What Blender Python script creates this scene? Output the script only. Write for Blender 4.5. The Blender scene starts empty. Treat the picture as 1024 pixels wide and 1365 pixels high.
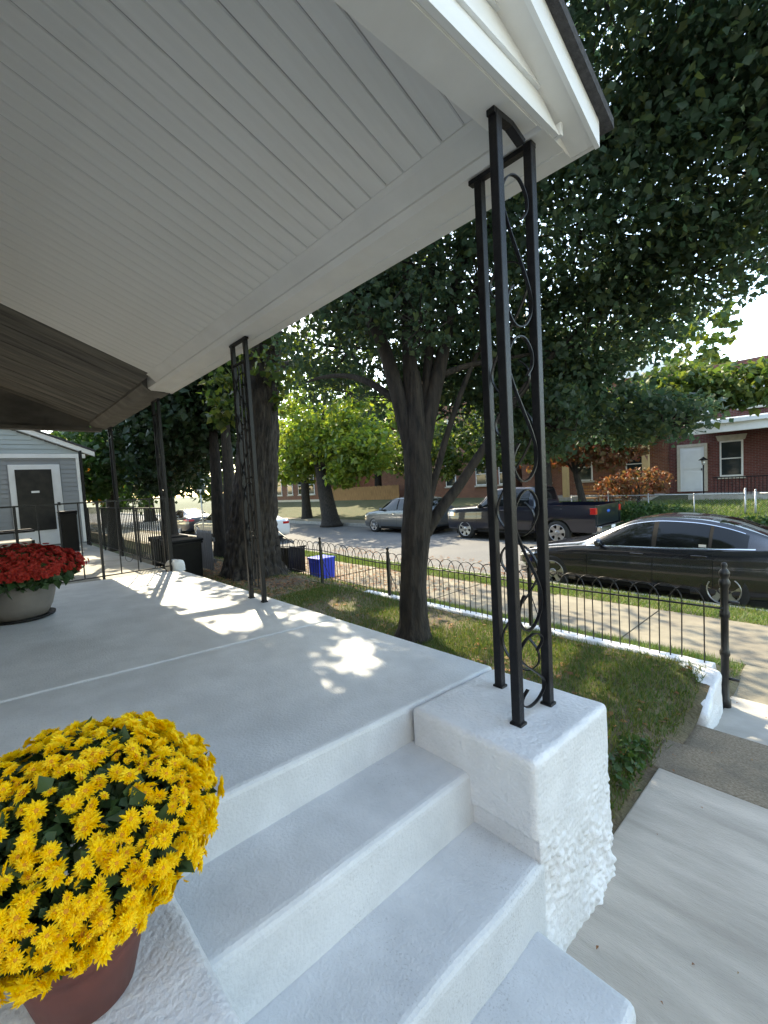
import bpy, bmesh, math, random
import numpy as np
from mathutils import Vector, Matrix, noise
R = math.radians
random.seed(7); rng = np.random.default_rng(11)
scene = bpy.context.scene
C = scene.collection

# ------------------------------------------------------------------ camera
CAM_H = 0.95
yaw, pitch, roll = R(47.65), R(3.5886), R(3.243)
f = Vector((-math.sin(yaw)*math.cos(pitch), math.cos(yaw)*math.cos(pitch), -math.sin(pitch)))
r = f.cross(Vector((0, 0, 1))).normalized(); d = f.cross(r)
r2 = r*math.cos(roll) + d*math.sin(roll); d2 = -r*math.sin(roll) + d*math.cos(roll)
cd = bpy.data.cameras.new('camera'); cam = bpy.data.objects.new('camera', cd); C.objects.link(cam)
M3 = Matrix((r2, -d2, -f)).transposed()
cam.matrix_world = Matrix.Translation((0, 0, CAM_H)) @ M3.to_4x4()
cd.sensor_fit = 'HORIZONTAL'; cd.sensor_width = 36; cd.lens = 36*593.05/1024
cd.clip_start = 0.05; cd.clip_end = 2000
scene.camera = cam

# ------------------------------------------------------------------ light
SUN = Vector((-2.49, 0.90, 2.42)).normalized()
elev = math.asin(SUN.z); az = math.atan2(SUN.x, SUN.y)
w = bpy.data.worlds.new('World'); scene.world = w; w.use_nodes = True
nt = w.node_tree; bg = nt.nodes['Background']
sky = nt.nodes.new('ShaderNodeTexSky'); sky.sky_type = 'NISHITA'; sky.sun_disc = False
sky.sun_elevation = elev; sky.sun_rotation = az % (2*math.pi); sky.air_density = 1.0; sky.dust_density = 0.7; sky.ozone_density = 1.0
nt.links.new(sky.outputs[0], bg.inputs[0]); bg.inputs[1].default_value = 0.15
sl = bpy.data.lights.new('sun', 'SUN'); sl.energy = 2.0; sl.angle = R(0.5); sl.color = (1, 0.93, 0.82)
so = bpy.data.objects.new('sun', sl); C.objects.link(so); so.rotation_euler = SUN.to_track_quat('Z', 'Y').to_euler()
vs = scene.view_settings; vs.view_transform = 'Standard'; vs.look = 'None'; vs.exposure = 2.6; vs.gamma = 1.0; vs.use_curve_mapping = False
vs.use_white_balance = True; vs.white_balance_temperature = 7950; vs.white_balance_tint = 5

# ------------------------------------------------------------------ materials
MATS = {}
def mat(name, c1, c2=None, rough=0.7, scale=6, bump=0.0, bscale=60, stretch=(1, 1, 1), metal=0.0, spec=0.5, c3=None, scale3=1.2, amt3=0.5, coat=0.0, detail=6, lo=0.35, hi=0.65, trans=0.0, speck=0.0):
    m = bpy.data.materials.new(name); m.use_nodes = True; t = m.node_tree; N = t.nodes; L = t.links
    b = N['Principled BSDF']; b.inputs['Roughness'].default_value = rough; b.inputs['Metallic'].default_value = metal
    b.inputs['Specular IOR Level'].default_value = spec; b.inputs['Coat Weight'].default_value = coat
    b.inputs['Base Color'].default_value = (*c1, 1)
    tc = N.new('ShaderNodeTexCoord'); mp = N.new('ShaderNodeMapping'); mp.inputs['Scale'].default_value = stretch
    L.new(tc.outputs['Object'], mp.inputs['Vector'])
    if c2:
        n = N.new('ShaderNodeTexNoise'); n.inputs['Scale'].default_value = scale; n.inputs['Detail'].default_value = detail; n.inputs['Roughness'].default_value = 0.6
        L.new(mp.outputs[0], n.inputs['Vector'])
        rp = N.new('ShaderNodeMapRange'); rp.inputs[1].default_value = lo; rp.inputs[2].default_value = hi
        L.new(n.outputs['Fac'], rp.inputs[0])
        mx = N.new('ShaderNodeMix'); mx.data_type = 'RGBA'; mx.inputs[6].default_value = (*c1, 1); mx.inputs[7].default_value = (*c2, 1)
        L.new(rp.outputs[0], mx.inputs[0]); out = mx.outputs[2]
        if c3:
            n3 = N.new('ShaderNodeTexNoise'); n3.inputs['Scale'].default_value = scale3; n3.inputs['Detail'].default_value = 8
            L.new(mp.outputs[0], n3.inputs['Vector'])
            r3 = N.new('ShaderNodeMapRange'); r3.inputs[1].default_value = 0.45; r3.inputs[2].default_value = 0.7; r3.inputs[4].default_value = amt3
            L.new(n3.outputs['Fac'], r3.inputs[0])
            m3 = N.new('ShaderNodeMix'); m3.data_type = 'RGBA'; m3.inputs[7].default_value = (*c3, 1)
            L.new(out, m3.inputs[6]); L.new(r3.outputs[0], m3.inputs[0]); out = m3.outputs[2]
        if speck:
            n4 = N.new('ShaderNodeTexNoise'); n4.inputs['Scale'].default_value = 150; n4.inputs['Detail'].default_value = 3
            n5 = N.new('ShaderNodeTexNoise'); n5.inputs['Scale'].default_value = 3.1; n5.inputs['Detail'].default_value = 6
            L.new(tc.outputs['Object'], n4.inputs['Vector']); L.new(tc.outputs['Object'], n5.inputs['Vector'])
            ad = N.new('ShaderNodeMath'); ad.operation = 'MULTIPLY_ADD'; ad.inputs[1].default_value = 0.45; L.new(n5.outputs['Fac'], ad.inputs[0]); L.new(n4.outputs['Fac'], ad.inputs[2])
            r4 = N.new('ShaderNodeMapRange'); r4.inputs[1].default_value = 0.86; r4.inputs[2].default_value = 0.97; r4.inputs[4].default_value = speck
            L.new(ad.outputs[0], r4.inputs[0])
            m4 = N.new('ShaderNodeMix'); m4.data_type = 'RGBA'; m4.inputs[7].default_value = (0.16, 0.15, 0.14, 1); L.new(out, m4.inputs[6]); L.new(r4.outputs[0], m4.inputs[0]); out = m4.outputs[2]
        L.new(out, b.inputs['Base Color'])
    if bump:
        nb = N.new('ShaderNodeTexNoise'); nb.inputs['Scale'].default_value = bscale; nb.inputs['Detail'].default_value = 5
        L.new(mp.outputs[0], nb.inputs['Vector'])
        bp = N.new('ShaderNodeBump'); bp.inputs['Strength'].default_value = 1.0; bp.inputs['Distance'].default_value = bump
        L.new(nb.outputs['Fac'], bp.inputs['Height']); L.new(bp.outputs[0], b.inputs['Normal'])
    if trans: b.inputs['Transmission Weight'].default_value = trans
    MATS[name] = m
    return m

def leafmat(name, cols, trans=0.45, rough=0.5):
    m = bpy.data.materials.new(name); m.use_nodes = True; t = m.node_tree; N = t.nodes; L = t.links
    N.remove(N['Principled BSDF']); out = N['Material Output']
    g = N.new('ShaderNodeNewGeometry'); cr = N.new('ShaderNodeValToRGB'); L.new(g.outputs['Random Per Island'], cr.inputs[0])
    el = cr.color_ramp.elements; el[0].color = (*cols[0], 1); el[1].color = (*cols[-1], 1)
    for i, c in enumerate(cols[1:-1]):
        e = el.new((i+1)/(len(cols)-1)); e.color = (*c, 1)
    p = N.new('ShaderNodeBsdfPrincipled'); p.inputs['Roughness'].default_value = rough; p.inputs['Specular IOR Level'].default_value = 0.35
    tr = N.new('ShaderNodeBsdfTranslucent'); hs = N.new('ShaderNodeHueSaturation'); hs.inputs['Value'].default_value = 1.9; hs.inputs['Hue'].default_value = 0.49; hs.inputs['Saturation'].default_value = 1.1
    L.new(cr.outputs[0], hs.inputs['Color']); L.new(hs.outputs[0], tr.inputs[0]); L.new(cr.outputs[0], p.inputs['Base Color'])
    mx = N.new('ShaderNodeMixShader'); mx.inputs[0].default_value = trans
    L.new(p.outputs[0], mx.inputs[1]); L.new(tr.outputs[0], mx.inputs[2]); L.new(mx.outputs[0], out.inputs[0])
    MATS[name] = m
    return m

def brickmat(name, c1, c2, mortar, scale=1.0):
    m = bpy.data.materials.new(name); m.use_nodes = True; t = m.node_tree; N = t.nodes; L = t.links
    b = N['Principled BSDF']; b.inputs['Roughness'].default_value = 0.85
    tc = N.new('ShaderNodeTexCoord'); sp = N.new('ShaderNodeSeparateXYZ'); cb = N.new('ShaderNodeCombineXYZ'); ad = N.new('ShaderNodeMath')
    L.new(tc.outputs['Object'], sp.inputs[0]); L.new(sp.outputs[0], ad.inputs[0]); L.new(sp.outputs[1], ad.inputs[1])
    L.new(ad.outputs[0], cb.inputs[0]); L.new(sp.outputs[2], cb.inputs[1])
    k = N.new('ShaderNodeTexBrick'); k.inputs['Scale'].default_value = scale; k.inputs['Brick Width'].default_value = 0.21; k.inputs['Row Height'].default_value = 0.073
    k.inputs['Mortar Size'].default_value = 0.006; k.inputs['Color1'].default_value = (*c1, 1); k.inputs['Color2'].default_value = (*c2, 1); k.inputs['Mortar'].default_value = (*mortar, 1)
    L.new(cb.outputs[0], k.inputs[0])
    n = N.new('ShaderNodeTexNoise'); n.inputs['Scale'].default_value = 3; n.inputs['Detail'].default_value = 6; L.new(tc.outputs['Object'], n.inputs[0])
    mx = N.new('ShaderNodeMix'); mx.data_type = 'RGBA'; mx.blend_type = 'MULTIPLY'; mx.inputs[0].default_value = 0.5
    L.new(k.outputs[0], mx.inputs[6]); L.new(n.outputs[0], mx.inputs[7]); L.new(mx.outputs[2], b.inputs['Base Color'])
    bp = N.new('ShaderNodeBump'); bp.inputs['Distance'].default_value = 0.01; bp.inputs['Strength'].default_value = 0.6; bp.invert = True
    L.new(k.outputs['Fac'], bp.inputs['Height']); L.new(bp.outputs[0], b.inputs['Normal'])
    MATS[name] = m
    return m

mat('floor_paint', (0.62, 0.64, 0.66), (0.52, 0.54, 0.56), 0.5, 5, 0.003, 95, c3=(0.40, 0.41, 0.42), scale3=1.7, amt3=0.4, speck=0.32)
mat('wall_paint', (0.74, 0.75, 0.77), (0.64, 0.65, 0.67), 0.45, 5, 0.006, 60, c3=(0.45, 0.44, 0.42), scale3=3, amt3=0.3, speck=0.2)
mat('white_trim', (0.76, 0.76, 0.76), (0.70, 0.70, 0.70), 0.45, 3, 0.0006, 40, c3=(0.55, 0.53, 0.5), scale3=2, amt3=0.3)
mat('white_vinyl', (0.78, 0.80, 0.82), (0.72, 0.74, 0.76), 0.4, 4, 0.0003, 90, stretch=(1, 0.1, 1))
mat('ceiling_vinyl', (0.76, 0.76, 0.76), (0.70, 0.70, 0.70), 0.5, 2.2, 0.0004, 40, stretch=(3, 0.3, 1), c3=(0.55, 0.54, 0.52), scale3=1.1, amt3=0.4)
mat('groove', (0.4, 0.4, 0.4), rough=0.9)
mat('old_board', (0.11, 0.107, 0.104), (0.04, 0.039, 0.038), 0.8, 3, 0.002, 25, stretch=(3.5, 0.45, 1), c3=(0.19, 0.175, 0.155), scale3=1.6, amt3=0.7)
mat('old_beam', (0.17, 0.16, 0.145), (0.10, 0.093, 0.085), 0.8, 4, 0.002, 25)
mat('shingle', (0.035, 0.035, 0.04), (0.07, 0.07, 0.075), 0.9, 60, 0.004, 200)
mat('black_iron', (0.006, 0.006, 0.008), (0.011, 0.011, 0.013), 0.38, 30, 0.0015, 90, spec=0.25)
mat('fence_iron', (0.006, 0.006, 0.006), (0.016, 0.013, 0.011), 0.45, 40, 0.001, 150)
mat('walk', (0.52, 0.465, 0.40), (0.38, 0.34, 0.29), 0.8, 3.5, 0.004, 90, stretch=(0.5, 2.6, 1), c3=(0.24, 0.21, 0.17), scale3=1.6, amt3=0.5)
mat('rough_walk', (0.16, 0.125, 0.085), (0.27, 0.22, 0.16), 0.95, 70, 0.009, 110, c3=(0.11, 0.095, 0.075), scale3=5, amt3=0.6)
mat('light_slab', (0.40, 0.37, 0.33), (0.33, 0.31, 0.27), 0.8, 4, 0.002, 90, c3=(0.3, 0.28, 0.25), scale3=2, amt3=0.4)
mat('sidewalk', (0.225, 0.20, 0.145), (0.165, 0.145, 0.105), 0.85, 4, 0.003, 90, c3=(0.11, 0.09, 0.07), scale3=1.3, amt3=0.6)
mat('asphalt', (0.115, 0.115, 0.115), (0.085, 0.085, 0.085), 0.85, 30, 0.004, 160, c3=(0.15, 0.143, 0.13), scale3=0.5, amt3=0.6)
mat('curb', (0.38, 0.36, 0.32), (0.28, 0.26, 0.23), 0.85, 8, 0.003, 60)
mat('soil', (0.085, 0.060, 0.038), (0.15, 0.115, 0.07), 0.95, 5, 0.02, 40, c3=(0.10, 0.11, 0.035), scale3=1.4, amt3=0.7)
mat('lawn_ground', (0.04, 0.06, 0.018), (0.075, 0.07, 0.03), 0.95, 4, 0.02, 40)
mat('bark', (0.036, 0.028, 0.021), (0.009, 0.007, 0.006), 0.9, 20, 0.02, 30, stretch=(1, 1, 0.25))
mat('bark_rough', (0.065, 0.052, 0.04), (0.010, 0.008, 0.007), 0.95, 16, 0.02, 22, stretch=(1, 1, 0.22))
mat('terracotta', (0.15, 0.04, 0.028), (0.10, 0.03, 0.022), 0.55, 8)
mat('grey_pot', (0.12, 0.112, 0.103), (0.09, 0.085, 0.078), 0.6, 5, 0.001, 60, c3=(0.24, 0.2, 0.17), scale3=3)
mat('black_plastic', (0.005, 0.005, 0.0055), (0.009, 0.009, 0.009), 0.5, 8, spec=0.2)
mat('blue_plastic', (0.012, 0.05, 0.55), (0.01, 0.04, 0.45), 0.4, 6)
mat('car_dark', (0.016, 0.018, 0.024), rough=0.25, metal=0.3, coat=1.0)
mat('car_navy', (0.005, 0.007, 0.018), rough=0.28, metal=0.2, coat=1.0)
mat('car_silver', (0.075, 0.085, 0.09), rough=0.35, metal=0.2, coat=1.0)
mat('car_white', (0.7, 0.7, 0.7), rough=0.3, coat=1.0)
mat('car_red', (0.03, 0.03, 0.035), rough=0.3, coat=1.0)
mat('glass_dark', (0.005, 0.006, 0.007), rough=0.05, spec=0.4)
mat('storm_glass', (0.02, 0.02, 0.02), (0.035, 0.033, 0.03), rough=0.35, spec=0.15)
mat('glass_tint', (0.02, 0.028, 0.03), rough=0.05, spec=0.7)
mat('tyre', (0.012, 0.012, 0.012), (0.02, 0.019, 0.018), 0.8, 20)
mat('alloy', (0.42, 0.42, 0.43), (0.34, 0.34, 0.35), 0.35, 10, metal=0.9)
mat('chrome', (0.7, 0.7, 0.7), rough=0.15, metal=1.0)
mat('tail_red', (0.45, 0.012, 0.012), rough=0.2, coat=1.0)
mat('lamp_clear', (0.6, 0.6, 0.6), rough=0.1, metal=0.4, coat=1.0)
mat('amber', (0.7, 0.25, 0.03), rough=0.2, coat=1.0)
mat('seam', (0.003, 0.003, 0.003), rough=0.9)
brickmat('brick_red', (0.20, 0.055, 0.045), (0.15, 0.04, 0.035), (0.22, 0.19, 0.17))
brickmat('brick_orange', (0.30, 0.11, 0.06), (0.24, 0.085, 0.05), (0.28, 0.24, 0.2))
mat('stone_trim', (0.55, 0.50, 0.42), (0.45, 0.41, 0.34), 0.8, 6)
mat('yellow_wall', (0.50, 0.36, 0.18), (0.42, 0.30, 0.15), 0.8, 3)
mat('door_white', (0.74, 0.76, 0.78), (0.68, 0.7, 0.72), 0.5, 3)
mat('siding_grey', (0.27, 0.28, 0.29), (0.23, 0.24, 0.25), 0.6, 2, stretch=(1, 0.4, 3))
mat('siding_blue', (0.38, 0.43, 0.44), (0.33, 0.37, 0.38), 0.6, 2, stretch=(1, 0.4, 3))
mat('galvanised', (0.45, 0.46, 0.47), (0.36, 0.37, 0.38), 0.45, 12, metal=0.6)
mat('old_wood', (0.40, 0.22, 0.09), (0.22, 0.12, 0.05), 0.8, 5, 0.002, 40, stretch=(4, 4, 0.4))
mat('grey_wood', (0.27, 0.26, 0.25), (0.18, 0.17, 0.165), 0.85, 5, 0.002, 40, stretch=(4, 4, 0.4))
mat('sign_white', (0.75, 0.75, 0.75), rough=0.5)
mat('sign_blue', (0.01, 0.10, 0.45), rough=0.5)
mat('cushion', (0.35, 0.35, 0.33), (0.28, 0.28, 0.27), 0.9, 12)
leafmat('leaf_maple', [(0.030, 0.058, 0.036), (0.046, 0.080, 0.042), (0.034, 0.064, 0.038), (0.08, 0.105, 0.034)], 0.48)
leafmat('leaf_oak', [(0.03, 0.055, 0.015), (0.05, 0.09, 0.02), (0.11, 0.13, 0.025), (0.035, 0.07, 0.02)], 0.4)
leafmat('leaf_dark', [(0.012, 0.028, 0.012), (0.02, 0.045, 0.016), (0.016, 0.035, 0.012)], 0.2)
leafmat('leaf_bright', [(0.07, 0.13, 0.025), (0.12, 0.17, 0.03), (0.16, 0.18, 0.03), (0.05, 0.10, 0.02)], 0.5)
leafmat('leaf_yellow', [(0.22, 0.17, 0.02), (0.12, 0.15, 0.025), (0.30, 0.12, 0.02), (0.10, 0.14, 0.03)], 0.5)
leafmat('leaf_red', [(0.16, 0.05, 0.035), (0.10, 0.07, 0.03), (0.22, 0.09, 0.04), (0.07, 0.08, 0.03)], 0.4)
leafmat('leaf_hedge', [(0.022, 0.055, 0.014), (0.035, 0.08, 0.02), (0.05, 0.09, 0.022)], 0.3)
leafmat('litter', [(0.22, 0.10, 0.045), (0.30, 0.15, 0.06), (0.17, 0.07, 0.04), (0.28, 0.2, 0.09)], 0.2, 0.8)
leafmat('grass_blade', [(0.035, 0.085, 0.014), (0.06, 0.115, 0.02), (0.14, 0.14, 0.035), (0.04, 0.085, 0.014)], 0.35)
leafmat('grass_green', [(0.05, 0.11, 0.022), (0.08, 0.14, 0.03), (0.14, 0.16, 0.04)], 0.35)
leafmat('mum_leaf', [(0.018, 0.045, 0.016), (0.03, 0.065, 0.022), (0.045, 0.085, 0.03)], 0.2)
leafmat('petal_yellow', [(0.80, 0.58, 0.012), (0.85, 0.68, 0.025), (0.76, 0.50, 0.006), (0.84, 0.64, 0.02)], 0.22, 0.6)
leafmat('petal_red', [(0.30, 0.018, 0.015), (0.42, 0.04, 0.022), (0.22, 0.012, 0.012)], 0.25, 0.6)
mat('bloom_eye', (0.60, 0.26, 0.01), (0.5, 0.2, 0.01), 0.8, 200)
mat('car_interior', (0.02, 0.02, 0.02), rough=0.8)

# ------------------------------------------------------------------ helpers
def link(o, parent=None):
    C.objects.link(o)
    if parent is not None: o.parent = parent
    return o
def raw(name, V, F, m, parent=None, smooth=False):
    me = bpy.data.meshes.new(name)
    me.from_pydata([tuple(map(float, v)) for v in V], [], [tuple(map(int, q)) for q in F]); me.update()
    if smooth: me.polygons.foreach_set('use_smooth', [True]*len(me.polygons))
    me.materials.append(MATS[m]); return link(bpy.data.objects.new(name, me), parent)
def fastmesh(name, V, F, m, parent=None, smooth=False):
    """V (n,3) float array, F (k,nv) int array, one polygon size"""
    me = bpy.data.meshes.new(name); V = np.asarray(V, np.float32); F = np.asarray(F, np.int32)
    me.vertices.add(len(V)); me.vertices.foreach_set('co', V.ravel())
    k, nv = F.shape; me.loops.add(k*nv); me.loops.foreach_set('vertex_index', F.ravel())
    me.polygons.add(k); me.polygons.foreach_set('loop_start', np.arange(k, dtype=np.int32)*nv)
    me.polygons.foreach_set('loop_total', np.full(k, nv, np.int32))
    if smooth: me.polygons.foreach_set('use_smooth', np.ones(k, bool))
    me.update(calc_edges=True); me.validate(); me.materials.append(MATS[m])
    return link(bpy.data.objects.new(name, me), parent)
def from_bm(name, bm, m, parent=None, smooth=False):
    me = bpy.data.meshes.new(name); bmesh.ops.recalc_face_normals(bm, faces=bm.faces[:]); bm.to_mesh(me); bm.free()
    if smooth: me.polygons.foreach_set('use_smooth', [True]*len(me.polygons))
    me.materials.append(MATS[m]); return link(bpy.data.objects.new(name, me), parent)
def bm_box(bm, x0, x1, y0, y1, z0, z1, bevel=0.0, segs=2):
    vs = [bm.verts.new(p) for p in ((x0, y0, z0), (x1, y0, z0), (x1, y1, z0), (x0, y1, z0), (x0, y0, z1), (x1, y0, z1), (x1, y1, z1), (x0, y1, z1))]
    fs = [bm.faces.new([vs[i] for i in q]) for q in ((0, 3, 2, 1), (4, 5, 6, 7), (0, 1, 5, 4), (1, 2, 6, 5), (2, 3, 7, 6), (3, 0, 4, 7))]
    if bevel:
        es = list({e for q in fs for e in q.edges})
        bmesh.ops.bevel(bm, geom=es, offset=bevel, segments=segs, profile=0.5, affect='EDGES')
def box(name, x0, x1, y0, y1, z0, z1, m, parent=None, bevel=0.0, segs=2):
    bm = bmesh.new(); bm_box(bm, x0, x1, y0, y1, z0, z1, bevel, segs); return from_bm(name, bm, m, parent)
def prism(name, poly, axis, a, b, m, parent=None, bevel=0.0):
    """poly of 2-D points extruded along axis: 'x' -> (y,z), 'y' -> (x,z), 'z' -> (x,y)"""
    bm = bmesh.new()
    def P(p, t): return {'x': (t, p[0], p[1]), 'y': (p[0], t, p[1]), 'z': (p[0], p[1], t)}[axis]
    A = [bm.verts.new(P(p, a)) for p in poly]; B = [bm.verts.new(P(p, b)) for p in poly]
    bm.faces.new(A); bm.faces.new(B[::-1]); n = len(poly)
    for i in range(n): bm.faces.new((A[i], B[i], B[(i+1) % n], A[(i+1) % n]))
    if bevel: bmesh.ops.bevel(bm, geom=bm.edges[:], offset=bevel, segments=2, profile=0.5, affect='EDGES')
    return from_bm(name, bm, m, parent)
def crom(P, sub=6):
    P = [Vector(p) for p in P]; out = []
    for i in range(len(P)-1):
        a = P[max(i-1, 0)]; b = P[i]; c = P[i+1]; e = P[min(i+2, len(P)-1)]
        for k in range(sub):
            t = k/sub
            out.append(0.5*((2*b)+(c-a)*t+(2*a-5*b+4*c-e)*t*t+(3*b-a-3*c+e)*t**3))
    out.append(P[-1]); return out
def tube_geo(P, rad, n=8, V=None, F=None, rx=None, jitter=0.0, cap=True):
    V = [] if V is None else V; F = [] if F is None else F
    P = [Vector(p) for p in P]; k = len(P)
    if not hasattr(rad, '__len__'): rad = [rad]*k
    ref = None; base = len(V)
    for i in range(k):
        t = (P[min(i+1, k-1)]-P[max(i-1, 0)]).normalized()
        if ref is None: ref = (Vector((0, 1, 0)) if abs(t.y) < 0.9 else Vector((1, 0, 0)))
        u = (ref-t*ref.dot(t)).normalized(); ref = u; v = t.cross(u)
        for j in range(n):
            a = 2*math.pi*(j+0.5)/n; rr = rad[i]*(1+jitter*noise.noise(Vector((math.cos(a)*2, math.sin(a)*2, P[i].z*3+P[i].x))))
            V.append(P[i]+u*math.cos(a)*rr+v*math.sin(a)*rr*(rx or 1))
    for i in range(k-1):
        for j in range(n):
            a = base+i*n+j; b = base+i*n+(j+1) % n; F.append((a, b, b+n, a+n))
    if cap:
        F.append(tuple(base+j for j in range(n))[::-1]); F.append(tuple(base+(k-1)*n+j for j in range(n)))
    return V, F
def tube(name, P, rad, m, parent=None, n=8, smooth=True, **kw):
    V, F = tube_geo(P, rad, n, **kw); return raw(name, V, F, m, parent, smooth)
def lathe(name, prof, m, parent=None, n=32, loc=(0, 0, 0), axis='z', smooth=True, caps=True):
    V = []; F = []
    for (rr, h) in prof:
        for j in range(n):
            a = 2*math.pi*j/n
            V.append((loc[0]+rr*math.cos(a), loc[1]+rr*math.sin(a), loc[2]+h) if axis == 'z' else (loc[0]+rr*math.cos(a), loc[1]+h, loc[2]+rr*math.sin(a)))
    for i in range(len(prof)-1):
        for j in range(n):
            F.append((i*n+j, i*n+(j+1) % n, (i+1)*n+(j+1) % n, (i+1)*n+j))
    if caps: F.append(tuple(range(n))[::-1]); F.append(tuple((len(prof)-1)*n+j for j in range(n)))
    return raw(name, V, F, m, parent, smooth)
def thing(name, label, cat, loc=(0, 0, 0), group=None):
    o = bpy.data.objects.new(name, None); o.empty_display_size = 0.1; o.location = loc; C.objects.link(o)
    o['label'] = label; o['category'] = cat
    if group: o['group'] = group
    return o
def tag(o, label, cat, group=None):
    o['label'] = label; o['category'] = cat
    if group: o['group'] = group
    return o
def struct(o): o['kind'] = 'structure'; return o
def stuff(o, label=None, cat=None):
    o['kind'] = 'stuff'
    if label: o['label'] = label; o['category'] = cat
    return o
def inst(src, name, loc, parent, rot=None, scale=1.0):
    o = src.copy(); o.name = name; C.objects.link(o); o.parent = parent; o.location = loc
    if rot is not None: o.rotation_euler = rot
    o.scale = (scale,)*3
    return o
def grid_patch(name, x0, x1, y0, y1, nx, ny, zf, m, skirt=None, parent=None):
    X = np.linspace(x0, x1, nx+1); Y = np.linspace(y0, y1, ny+1); V = [(x, y, zf(x, y)) for y in Y for x in X]
    F = [(j*(nx+1)+i, j*(nx+1)+i+1, (j+1)*(nx+1)+i+1, (j+1)*(nx+1)+i) for j in range(ny) for i in range(nx)]
    return raw(name, V, F, m, parent, True)

# ------------------------------------------------------------------ setting: ground, road, pavements
FS = 0.043                                    # porch floor falls towards the street
def fl(y): return -FS*y
ST = -1.35                                    # street level
ground = struct(raw('ground', [(-600, -600, -1.62), (600, -600, -1.62), (600, 600, -1.62), (-600, 600, -1.62)], [(0, 1, 2, 3)], 'lawn_ground'))
def nz(x, y, s=1.0, o=0.0): return noise.noise(Vector((x*s+o, y*s-o, o)))
def road_z(x, y): return ST + 0.05*(1-((y-12.0)/3.7)**2) + 0.006*nz(x, y, 0.6)
struct(grid_patch('road', -90, 40, 8.4, 15.7, 130, 12, road_z, 'asphalt'))
def yard_z(x, y):
    z = -0.70 + 0.02*nz(x, y, 1.3) - 0.02*(y-3.3)
    e = max(0.0, min(1.0, (x+1.30)/0.38)); k = max(0.0, min(1.0, (4.30-y)/0.55))
    return z - e*e*0.21*k
struct(grid_patch('yard', -14.5, -0.84, 1.95, 4.34, 150, 40, yard_z, 'soil'))
def bank_z(x, y):
    t = min(1, max(0, (y-4.5)/1.15)); t = t*t*(3-2*t); t = max(t, min(1, max(0, (x+1.1)/.28)))
    return -0.76 - 0.345*t + 0.012*nz(x, y, 2)
struct(grid_patch('front_bank', -40, -0.79, 4.46, 5.68, 200, 14, bank_z, 'soil'))
def verge_z(x, y): return -1.108 - 0.085*(y-7.2) + 0.012*nz(x, y, 2.2)
struct(grid_patch('verge', -60, 30, 7.16, 8.24, 260, 10, verge_z, 'soil'))
side = struct(box('sidewalk', -70, 30, 5.62, 7.20, -1.6, -1.125, 'soil'))
xs = 2.6
for i in range(14):
    L_ = 1.55
    o = box('slab', xs-L_+0.008, xs-0.008, 5.66+random.uniform(-.01, .01), 7.17+random.uniform(-.01, .01), -1.15, -1.10+random.uniform(-.004, .004), 'sidewalk', side, 0.006)
    o.rotation_euler = (random.uniform(-.002, .002), random.uniform(-.0015, .0015), 0); xs -= L_
stuff(box('slab_run', -70, xs-0.01, 5.66, 7.17, -1.15, -1.104, 'sidewalk', side))
curb = struct(box('street_curb', -70, 30, 8.24, 8.40, -1.6, -1.20, 'curb', None, 0.02))
curb2 = struct(box('street_curb', -90, 40, 15.70, 15.86, -1.6, -1.18, 'curb', None, 0.02))
struct(box('far_sidewalk', -90, 40, 15.86, 17.3, -1.6, -1.17, 'sidewalk'))
def far_z(x, y):
    t = min(1, max(0, (y-17.3)/6.7)); return -1.165 + 0.85*t + 0.03*nz(x, y, 0.5)
struct(grid_patch('far_lawn', -90, 40, 17.3, 60, 130, 43, far_z, 'lawn_ground'))
# walkway from the steps to the pavement
walk = struct(bpy.data.objects.new('walkway', None)); C.objects.link(walk)
box('slab', -0.86, 1.9, -3.0, 1.02, -1.3, -0.884, 'walk', walk, 0.006)
box('slab', -0.865, 1.9, 1.03, 2.95, -1.3, -0.880, 'walk', walk, 0.008)
box('edge_step', -0.93, 1.9, 2.956, 3.33, -1.35, -0.888, 'rough_walk', walk, 0.012)
box('edge_step', -0.93, 1.9, 3.345, 3.80, -1.35, -0.955, 'rough_walk', walk, 0.012)
box('slab', -0.80, 1.9, 3.81, 4.66, -1.4, -1.04, 'light_slab', walk, 0.01)
box('slab', -0.845, 1.9, 4.675, 5.645, -1.4, -1.09, 'sidewalk', walk, 0.01)
struct(box('side_yard', 1.9, 30, -6, 5.62, -1.6, -0.9, 'lawn_ground'))
struct(box('side_yard', -0.93, 1.9, -6, -3.01, -1.6, -0.9, 'lawn_ground'))

# ------------------------------------------------------------------ porch
porch = thing('porch', 'white painted concrete porch with steps, sloped panel ceiling and gable end', 'porch')
SL = 0.40                                      # ceiling slope
def slab(name, x0, x1, y0, y1, z0, m, bev=0.012):
    bm = bmesh.new(); bm_box(bm, x0, x1, y0, y1, z0, 0.0, bev, 3)
    for v in bm.verts:
        if v.co.z > z0+0.1: v.co.z += fl(v.co.y)
    return from_bm(name, bm, m, porch)
slab('floor_slab', -2.846, -1.40, -1.2, 2.03, -0.95, 'floor_paint', 0.022)
slab('floor_slab', -6.50, -2.854, -1.2, 2.03, -0.95, 'floor_paint', 0.014)
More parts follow.
